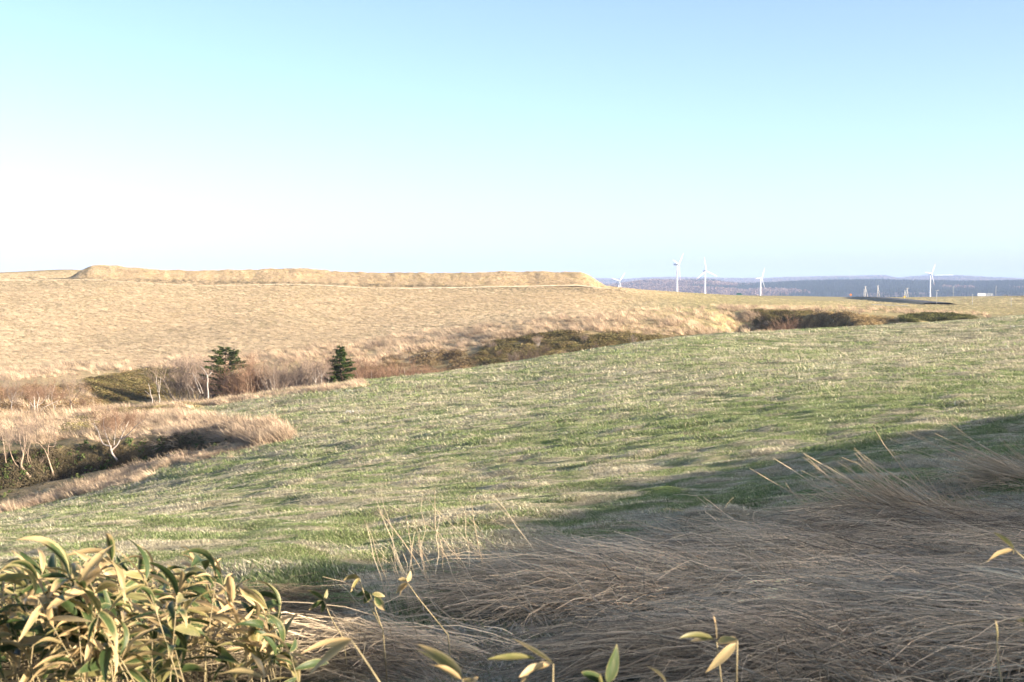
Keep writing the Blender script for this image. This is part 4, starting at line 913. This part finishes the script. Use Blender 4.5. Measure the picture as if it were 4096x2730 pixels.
def van(u, vtop, d):
    top = at(u, vtop, d); g0 = gpt(top.x, top.y); root = empty('van', g0); L_, W_, H_ = 4.3, 1.75, 1.9
    prof = [(-L_ / 2, .35), (-L_ / 2, 1.05), (-L_ / 2 + .12, 1.75), (-L_ / 2 + .35, H_), (L_ / 2 - 1.35, H_), (L_ / 2 - .55, 1.15), (L_ / 2 - .05, .95), (L_ / 2, .35)]
    n = len(prof); V_ = [(x_, -W_ / 2, z_) for x_, z_ in prof] + [(x_, W_ / 2, z_) for x_, z_ in prof]
    body = mesh_obj('body', V_, [tuple(range(n))[::-1], tuple(range(n, 2 * n))] + [(k, (k + 1) % n, n + (k + 1) % n, n + k) for k in range(n)][::1], M['van_green'], root)
    for x0, x1 in ((-1.95, -1.05), (-.95, .0), (.1, .95)):
        mesh_obj('window', [(x0, -W_ / 2 - .02, 1.12), (x1, -W_ / 2 - .02, 1.12), (x1 - (.2 if x1 > .5 else 0), -W_ / 2 - .02, 1.68), (x0, -W_ / 2 - .02, 1.68), (x0, -W_ / 2 + .02, 1.12), (x1, -W_ / 2 + .02, 1.12), (x1 - .1, -W_ / 2 + .02, 1.68), (x0, -W_ / 2 + .02, 1.68)],
                 [(0, 1, 2, 3), (7, 6, 5, 4), (0, 4, 5, 1), (2, 6, 7, 3)], M['glass'], root)
    for x_ in (-1.3, 1.35):
        for y_ in (-W_ / 2 + .1, W_ / 2 - .1):
            V_, F_ = [], []; tube(V_, F_, [(x_, y_ - .11, .33), (x_, y_ + .11, .33)], [.33, .33], 16); w_ = mesh_obj('wheel', V_, F_, M['rubber'], root)
            V_, F_ = [], []; tube(V_, F_, [(x_, y_ - .125, .33), (x_, y_ + .125, .33)], [.18, .18], 12); mesh_obj('rim', V_, F_, M['steel'], w_)
    tag(root, 'dark green van parked on the skyline between the wind turbines', 'van')
van(2957, 1173, 1060)

# ------------------------------------------------------------------ near plants: stalk clumps
stalk_me = []
for s in range(6):
    g = random.Random(400 + s); V_, F_ = [], []; pts = [Vector((0, 0, 0))]; bend = g.uniform(-.25, .35)
    for k in range(1, 7):
        t = k / 6; pts.append(Vector((t, .03 * g.gauss(0, 1) * t, -bend * t * t * .5)))
    tube(V_, F_, pts, [.0035, .0034, .0032, .003, .0026, .002, .001], 5)
    me = bpy.data.meshes.new('stalk'); me.from_pydata([tuple(v) for v in V_], [], F_); me.materials.append(M['stalk2'] if s % 3 == 0 else M['stalk']); me.update(); stalk_me.append(me)
def orient(o, p, d, L_, thick=1.0, roll=0):
    d = Vector(d).normalized(); zax = Vector((0, 0, 1)) if abs(d.z) < .97 else Vector((0, 1, 0))
    yax = zax.cross(d).normalized(); zax = d.cross(yax)
    m = Matrix((d, yax, zax)).transposed().to_4x4()
    o.matrix_local = Matrix.Translation(p) @ m @ Matrix.Rotation(roll, 4, 'X') @ Matrix.Diagonal((L_, thick, thick if thick != 1 else L_, 1)).to_4x4()
def clump(label, u0, v0, n, hw, dirv, dspread, lmin, lmax, thatch, thick=1.0):
    xs, ys = hit(np.array([float(u0)]), np.array([float(v0)])); g0 = gpt(float(xs[0]), float(ys[0])); g = random.Random(label); root = empty('dry_grass_clump', g0)
    for k in range(n):
        b0 = Vector((g.gauss(0, hw), g.gauss(0, hw * .5), 0)); w0 = gpt(g0.x + b0.x, g0.y + b0.y); p = w0 - g0 - Vector((0, 0, .02))
        o = instance('stalk', g.choice(stalk_me), root); d = Vector(dirv) + Vector((g.gauss(0, dspread), g.gauss(0, dspread), g.gauss(0, dspread * .6)))
        d.normalize(); d.z = max(d.z, .06); L_ = g.uniform(lmin, lmax)
        d = d.normalized(); zax = Vector((0, 0, 1)); yax = zax.cross(d).normalized(); zax = d.cross(yax)
        tk = thick * g.uniform(.6, 1.2)
        o.matrix_local = Matrix.Translation(p) @ Matrix((d, yax, zax)).transposed().to_4x4() @ Matrix.Diagonal((L_, tk, tk, 1)).to_4x4()
    if thatch:
        V_, F_ = [], []
        for k in range(thatch):
            b0 = Vector((g.gauss(0, hw * 1.3), g.gauss(0, hw * .7), 0)); w0 = gpt(g0.x + b0.x, g0.y + b0.y) - g0; d = (Vector(dirv) + Vector((g.gauss(0, .35), g.gauss(0, .4), g.gauss(0, .3)))).normalized(); L_ = g.uniform(.25, .7) * lmax
            pts = [w0 + d * L_ * t + Vector((0, 0, .0 - .55 * L_ * max(0, t - .3) ** 1.6)) for t in (0, .25, .5, .75, 1)]
            pts = [Vector((q.x, q.y, max(q.z, gpt(g0.x + q.x, g0.y + q.y).z - g0.z + .01))) for q in pts]
            tube(V_, F_, pts, [.0025, .0024, .002, .0016, .0008], 3)
        mesh_obj('thatch', V_, F_, M['stalk'], root)
    tag(root, label, 'grass clump', 'dry grass clumps on the near bank'); return root
clump('large wind-bent clump of tan dead stalks on the right of the near bank', 3790, 2110, 190, .24, (-1.0, .1, .42), .20, .5, 1.3, 1000, 1.6)
clump('clump of pale dead stalks cut by the right edge of the picture', 4190, 1915, 120, .30, (-1.0, .1, .28), .15, .6, 1.35, 350, 1.5)
clump('sparse fan of upright thin dead stalks in the middle of the near bank', 1760, 2440, 28, .20, (-.42, .1, 1.0), .16, .35, .8, 0, .95)
clump('loose low stalks leaning left beside the upright fan of stalks', 2120, 2330, 26, .28, (-.9, .15, .6), .18, .4, .85, 60)
clump('few leaning brown stems at the bottom right of the fan', 1990, 2500, 16, .35, (-.8, .1, .8), .25, .3, .7, 0)
clump('low tuft of bent straw in the centre of the near bank', 2560, 2250, 40, .22, (-1, .1, .16), .14, .4, .9, 160)
clump('lone pair of dark dead stems standing in the flattened straw', 3180, 2400, 7, .08, (-.75, .0, .75), .12, .35, .62, 0)
clump('short broken stalks at the lower middle of the straw', 3080, 2360, 14, .12, (-.85, .0, .55), .14, .3, .6, 60)

# ------------------------------------------------------------------ near plants: bamboo grass
leaf_me = {}
for kind in ('green', 'mixed', 'dry'):
    leaf_me[kind] = []
    for s, (curl, fold, twist) in enumerate(((.04, .25, .0), (.16, .35, .15), (.30, .30, -.25), (.48, .5, .3))):
        V_, F_, UVc = [], [], []; nl = 9
        for k in range(nl + 1):
            t = k / nl; w = (math.sin(math.pi * min(1, t ** .72 * .985 + .015)) ** .85) * (1 - .1 * t) + .02; tw = twist * t * t * 2
            for q in (-1, -.5, 0, .5, 1):
                yy = q * w; zz = fold * abs(q) * w + (.10 * math.sin(t * 11 + q * 2) * abs(q) * w if kind == 'dry' else .03 * math.sin(t * 9) * w)
                V_.append((t - curl * .25 * t * t, yy * math.cos(tw) - zz * math.sin(tw), (yy * math.sin(tw) + zz * math.cos(tw)) * 1.0 - 0)); UVc.append((t, q * .5 + .5))
        for k in range(nl):
            for q in range(4): F_.append((5 * k + q, 5 * k + q + 1, 5 * k + 6 + q, 5 * k + 5 + q))
        me = bpy.data.meshes.new('leaf'); me.from_pydata(V_, [], F_); me.update()
        uvl = me.uv_layers.new(name='UVMap'); uvl.data.foreach_set('uv', np.array([UVc[l.vertex_index] for l in me.loops]).reshape(-1).astype(np.float32))
        me.polygons.foreach_set('use_smooth', [True] * len(me.polygons)); me.materials.append(M['leaf_' + kind]); me['curl'] = curl; leaf_me[kind].append(me)
curled = {}
def leaf(root, p, tip, half_w, kind, roll=0.0, shape=None, sag=None):
    # a leaf drooping from p to tip; the mesh carries the curl, so each curl is its own shared mesh
    s = random.randrange(4) if shape is None else shape; sag = (.10, .16, .24, .34)[s] if sag is None else sag
    key = (kind, s, round(sag, 2))
    if key not in curled:
        me = leaf_me[kind][s].copy(); co = np.empty(len(me.vertices) * 3, np.float32); me.vertices.foreach_get('co', co); co = co.reshape(-1, 3); t = co[:, 0].copy()
        me['sag'] = sag; curled[key] = (me, co, t)
    me, co, t = curled[key]
    d = Vector(tip) - Vector(p); L_ = d.length; d.normalize()
    yax = Vector((0, 0, 1)).cross(d); yax = yax.normalized() if yax.length > .05 else Vector((1, 0, 0)); zax = d.cross(yax)
    m = Matrix((d, yax, zax)).transposed().to_4x4() @ Matrix.Rotation(roll, 4, 'X')
    if not me.get('bent'):
        co2 = co.copy(); co2[:, 2] *= .9; me['bent'] = 1
        arch = 4 * sag * (t * (1 - t))                                     # arch in units of the length, stored divided by the width ratio
        co2[:, 2] = co2[:, 2] + arch * 6.0; me.vertices.foreach_set('co', co2.reshape(-1)); me.update()
    o = instance('leaf', me, root); o.matrix_local = Matrix.Translation(p) @ m @ Matrix.Diagonal((L_, half_w, L_ / 6.0 if L_ / 6.0 < half_w * 1.6 else half_w * 1.6, 1)).to_4x4()
    return o
def stem(root, pts, r0=.004, r1=.0025, mat=None):
    V_, F_ = [], []; P = [Vector(p) for p in pts]; fine = []
    for k in range(len(P) - 1):
        for t in (0, .5): fine.append(P[k].lerp(P[k + 1], t))
    fine.append(P[-1]); rad = lin(r0, r1, len(fine)); tube(V_, F_, fine, rad, 6)
    return mesh_obj('stem', V_, F_, mat or M['stem'], root, True)
BAMG = 'bamboo grass plants crowding the lower left corner'
def bamboo(x_, y_, h, lean, nl, dry, label, group=BAMG, big=1.0):
    g0 = gpt(x_, y_); root = empty('dwarf_bamboo_plant', g0); g = random
    tip = Vector((lean[0] * h, lean[1] * h, h)); midp = Vector((lean[0] * h * .3, lean[1] * h * .3, h * .52))
    stem(root, [(0, 0, -.05), midp, tip], .0032 * g.uniform(.8, 1.2), .0016)
    for k in range(nl):
        t = 1 - .45 * (k / nl) ** 1.3; p = midp.lerp(tip, max(0, (t - .52) / .48)) if t > .52 else midp * (t / .52)
        az = math.pi + g.gauss(0, 1.15); el = g.gauss(.05, .45); L_ = g.uniform(.12, .225) * big
        d = Vector((math.cos(az) * math.cos(el), math.sin(az) * math.cos(el), math.sin(el)))
        kd = 'dry' if g.random() < dry else ('green' if g.random() < .76 else 'mixed')
        leaf(root, p, p + d * L_, L_ * g.uniform(.08, .125) * (.7 if kd == 'dry' else 1), kd, g.gauss(0, .6))
    tag(root, label, 'bamboo plant', group); return root
BPOLY = [(-700, 2740), (-700, 2400), (0, 2330), (250, 2400), (600, 2430), (900, 2480), (1180, 2560), (1300, 2740)]
placed = []
for k in range(215):
    u_ = random.uniform(-520, 1230)
    if u_ > 820 and random.random() < .35: continue
    d_ = random.uniform(4.5, 7.4) if u_ < 760 else random.uniform(5.2, 6.8)
    x_ = (u_ - CX) / F * d_; g0 = gpt(x_, d_)
    vtop_lim = np.interp(u_, [-520, 0, 250, 620, 900, 1230], [2290, 2310, 2290, 2220, 2290, 2470]) + random.expovariate(1 / 120.0) - (60 if random.random() < .12 else 0)
    ztop = at(u_, vtop_lim, d_).z; h = ztop - g0.z - .04
    if h < .22: continue
    h = min(h, .95); nl = random.randint(7, 12); dry = .2 if random.random() < .74 else .8
    bamboo(x_, d_, h, (random.gauss(-.16, .14), random.gauss(.05, .1)), nl, dry, 'bamboo grass plant with cream edged green leaves in the dense lower left patch' if dry < .5 else 'withered straw coloured bamboo grass plant in the dense lower left patch', BAMG if dry < .5 else 'withered bamboo grass plants in the lower left corner')
K = 1.7408
def hero(label, d, stems, lvs, r=.0035):
    b0 = stems[0][-1]; pb = at(b0[0] * K, b0[1] * K, d); g0 = gpt(pb.x, d); root = empty('dwarf_bamboo_plant', g0)
    for st in stems:
        P = [at(a * K, b * K, d) - g0 for a, b in st]
        if P[-1].z > .03: P.append(Vector((P[-1].x + .02, P[-1].y + .02, gpt(g0.x + P[-1].x, g0.y + P[-1].y + .02).z - g0.z - .05)))
        stem(root, P[::-1], r, r * .6)
    for (ax, ay, bx, by, wpx, kd, dd, roll, sag) in lvs:
        p = at(ax * K, ay * K, d) - g0; q = at(bx * K, by * K, d + dd) - g0
        leaf(root, p, q, wpx * 1.3 * K * d / F, kd, roll * .55 + (.7 if roll > 0 else -.7), None, sag)
    tag(root, label, 'bamboo plant', 'single bamboo grass plants on the near verge'); return root
hero('bent dry bamboo grass stem with two hanging straw coloured leaves at the bottom', 3.6, [[(806, 1470), (835, 1512), (872, 1568)]], [(806, 1469, 686, 1506, 7, 'dry', -.05, .5, .10), (804, 1474, 694, 1566, 9, 'dry', .08, -.9, .02), (806, 1470, 740, 1492, 6, 'dry', .1, .9, .08)])
hero('withered bamboo grass with curled cream leaves right of the lower left patch', 3.7, [[(606, 1562), (612, 1590)]], [(604, 1558, 490, 1555, 8, 'dry', -.05, .6, .16), (608, 1560, 572, 1498, 9, 'dry', .05, 1.2, .05), (600, 1560, 520, 1535, 7, 'dry', .1, .3, .1)])
hero('bamboo grass with one broad cream and green leaf at the bottom centre', 3.6, [[(1062, 1562), (1075, 1600)]], [(1062, 1560, 958, 1480, 15, 'mixed', .03, 1.15, .06), (1040, 1558, 950, 1490, 5, 'mixed', .1, .5, .1), (1060, 1562, 985, 1528, 7, 'dry', -.06, .6, .12), (1090, 1575, 1062, 1560, 8, 'dry', .0, .6, .1), (1085, 1570, 1100, 1555, 6, 'dry', 0, .4, .1)])
hero('straggly half dead bamboo grass with spread tan leaves right of the broad leaf', 3.7, [[(1271, 1526), (1270, 1580)], [(1213, 1530), (1208, 1580)]], [(1270, 1525, 1172, 1464, 6, 'mixed', .1, .9, .02), (1216, 1512, 1118, 1516, 8, 'mixed', -.08, .7, .04), (1232, 1518, 1180, 1508, 5, 'green', .05, .3, .05), (1262, 1530, 1185, 1562, 9, 'dry', -.06, .8, .06), (1268, 1526, 1222, 1540, 6, 'dry', .1, -.6, .1), (1212, 1545, 1195, 1575, 5, 'dry', .03, .3, .05)])
hero('fresh green bamboo grass with one upright broad leaf at the bottom', 3.6, [[(1396, 1572), (1400, 1600)]], [(1396, 1570, 1418, 1476, 13, 'green', .02, 1.2, .02), (1388, 1570, 1334, 1545, 9, 'green', -.05, .7, .08), (1385, 1572, 1380, 1545, 4, 'mixed', -.05, .4, .05)])
hero('short curled dry bamboo leaf right of the upright green leaf', 3.6, [[(1532, 1570), (1536, 1600)]], [(1531, 1570, 1478, 1528, 6, 'dry', .04, .9, .10)])
hero('bamboo grass with star-like tan and green leaves in the bottom right half', 4.0, [[(1646, 1472), (1652, 1520), (1657, 1568)], [(1694, 1474), (1692, 1568)]], [(1646, 1470, 1638, 1410, 6, 'dry', .02, 1.0, .03), (1642, 1472, 1552, 1470, 7, 'mixed', -.05, .4, .12), (1640, 1470, 1576, 1478, 7, 'green', .1, .5, .1), (1694, 1473, 1650, 1482, 7, 'dry', .1, .7, .1), (1692, 1478, 1615, 1552, 9, 'dry', -.03, -.8, .04), (1650, 1474, 1698, 1470, 7, 'mixed', -.05, .6, .08)])
hero('bamboo grass twig with two pointed leaves at the right edge', 4.3, [[(2330, 1263), (2356, 1287), (2390, 1330)]], [(2330, 1262, 2280, 1222, 6, 'mixed', .05, .8, .05), (2328, 1264, 2258, 1300, 8, 'dry', -.05, .7, .06), (2332, 1266, 2330, 1275, 3, 'dry', .05, 0, .1)])
hero('single narrow upright bamboo leaf in the bottom right corner', 3.8, [[(2290, 1476), (2294, 1530), (2302, 1568)]], [(2290, 1478, 2286, 1420, 6, 'mixed', .02, 1.0, .03)])
hero('green bamboo leaf tip entering from the right edge', 3.9, [[(2372, 1432), (2380, 1568)]], [(2372, 1432, 2328, 1424, 6, 'green', .04, .7, .05), (2372, 1434, 2350, 1440, 6, 'green', .04, .7, .05)])
hero('small bamboo grass with drooping green leaves left of the fan of stalks', 6.2, [[(826, 1330), (838, 1370), (880, 1450)], [(850, 1366), (862, 1400), (880, 1450)]], [(826, 1328, 788, 1335, 7, 'mixed', .02, .4, .15), (826, 1330, 806, 1362, 8, 'mixed', -.03, .6, .05), (850, 1366, 832, 1392, 7, 'green', .02, .5, .05), (850, 1366, 812, 1372, 6, 'green', .05, .4, .1), (862, 1372, 888, 1408, 8, 'green', -.02, .6, .04), (855, 1366, 886, 1372, 5, 'mixed', .02, .4, .1)])
hero('dry bamboo grass tip with folded tan leaves in front of the fan of stalks', 6.1, [[(936, 1340), (965, 1380), (1030, 1460)]], [(936, 1340, 908, 1366, 6, 'dry', .02, .5, .05), (936, 1336, 912, 1332, 5, 'dry', -.02, .4, .1), (936, 1338, 944, 1310, 5, 'dry', .02, .8, .05), (936, 1342, 918, 1372, 6, 'dry', .05, -.5, .05)])
hero('small bamboo grass sprig with four pointed green leaves right of the patch', 6.3, [[(744, 1380), (760, 1420), (790, 1470)]], [(744, 1380, 704, 1356, 7, 'green', .02, .5, .06), (744, 1382, 708, 1404, 7, 'green', -.02, .5, .05), (744, 1382, 737, 1410, 6, 'green', .03, .6, .04), (746, 1378, 752, 1354, 4, 'mixed', .02, .8, .04)])
# odd dead stems standing among the lying straw
single_c = collection('single_stems', [variant('single_stem', blades(2, .25, .6, .05, .0028, (-.8, 0), .35, droop=.15, seg=3, seed=150 + s), M['blade']) for s in range(4)])
x, y = spread(420, FGP, 4.8, 17, .02)
scatter('dead_stems', single_c, x, y, rng.normal(0, .5, len(x)), rng.uniform(.6, 1.2, len(x)), tints(len(x), [(.42, .32, .22), (.34, .26, .2), (.5, .4, .27)]), 'thin dead stems leaning out of the flattened straw', 'dead stems')

# ------------------------------------------------------------------ haze: the air of the whole place
hb = 15500
ho = mesh_obj('haze', [(sx * hb, sy * hb, sz_) for sz_ in (-110, 125) for sx, sy in ((-1, -1), (1, -1), (1, 1), (-1, 1))], [(3, 2, 1, 0), (4, 5, 6, 7), (0, 1, 5, 4), (1, 2, 6, 5), (2, 3, 7, 6), (3, 0, 4, 7)], None)
mz = bpy.data.materials.new('haze_air'); mz.use_nodes = True; nt = mz.node_tree
nt.nodes.remove(nt.nodes['Principled BSDF']); pv = nt.nodes.new('ShaderNodeVolumePrincipled')
pv.inputs['Color'].default_value = (.50, .66, 1, 1); pv.inputs['Density'].default_value = 9e-5; pv.inputs['Anisotropy'].default_value = -.15
nt.links.new(pv.outputs[0], nt.nodes['Material Output'].inputs['Volume']); ho.data.materials.append(mz)
tag(ho, 'thin bluish haze in the air over the land', kind='stuff')
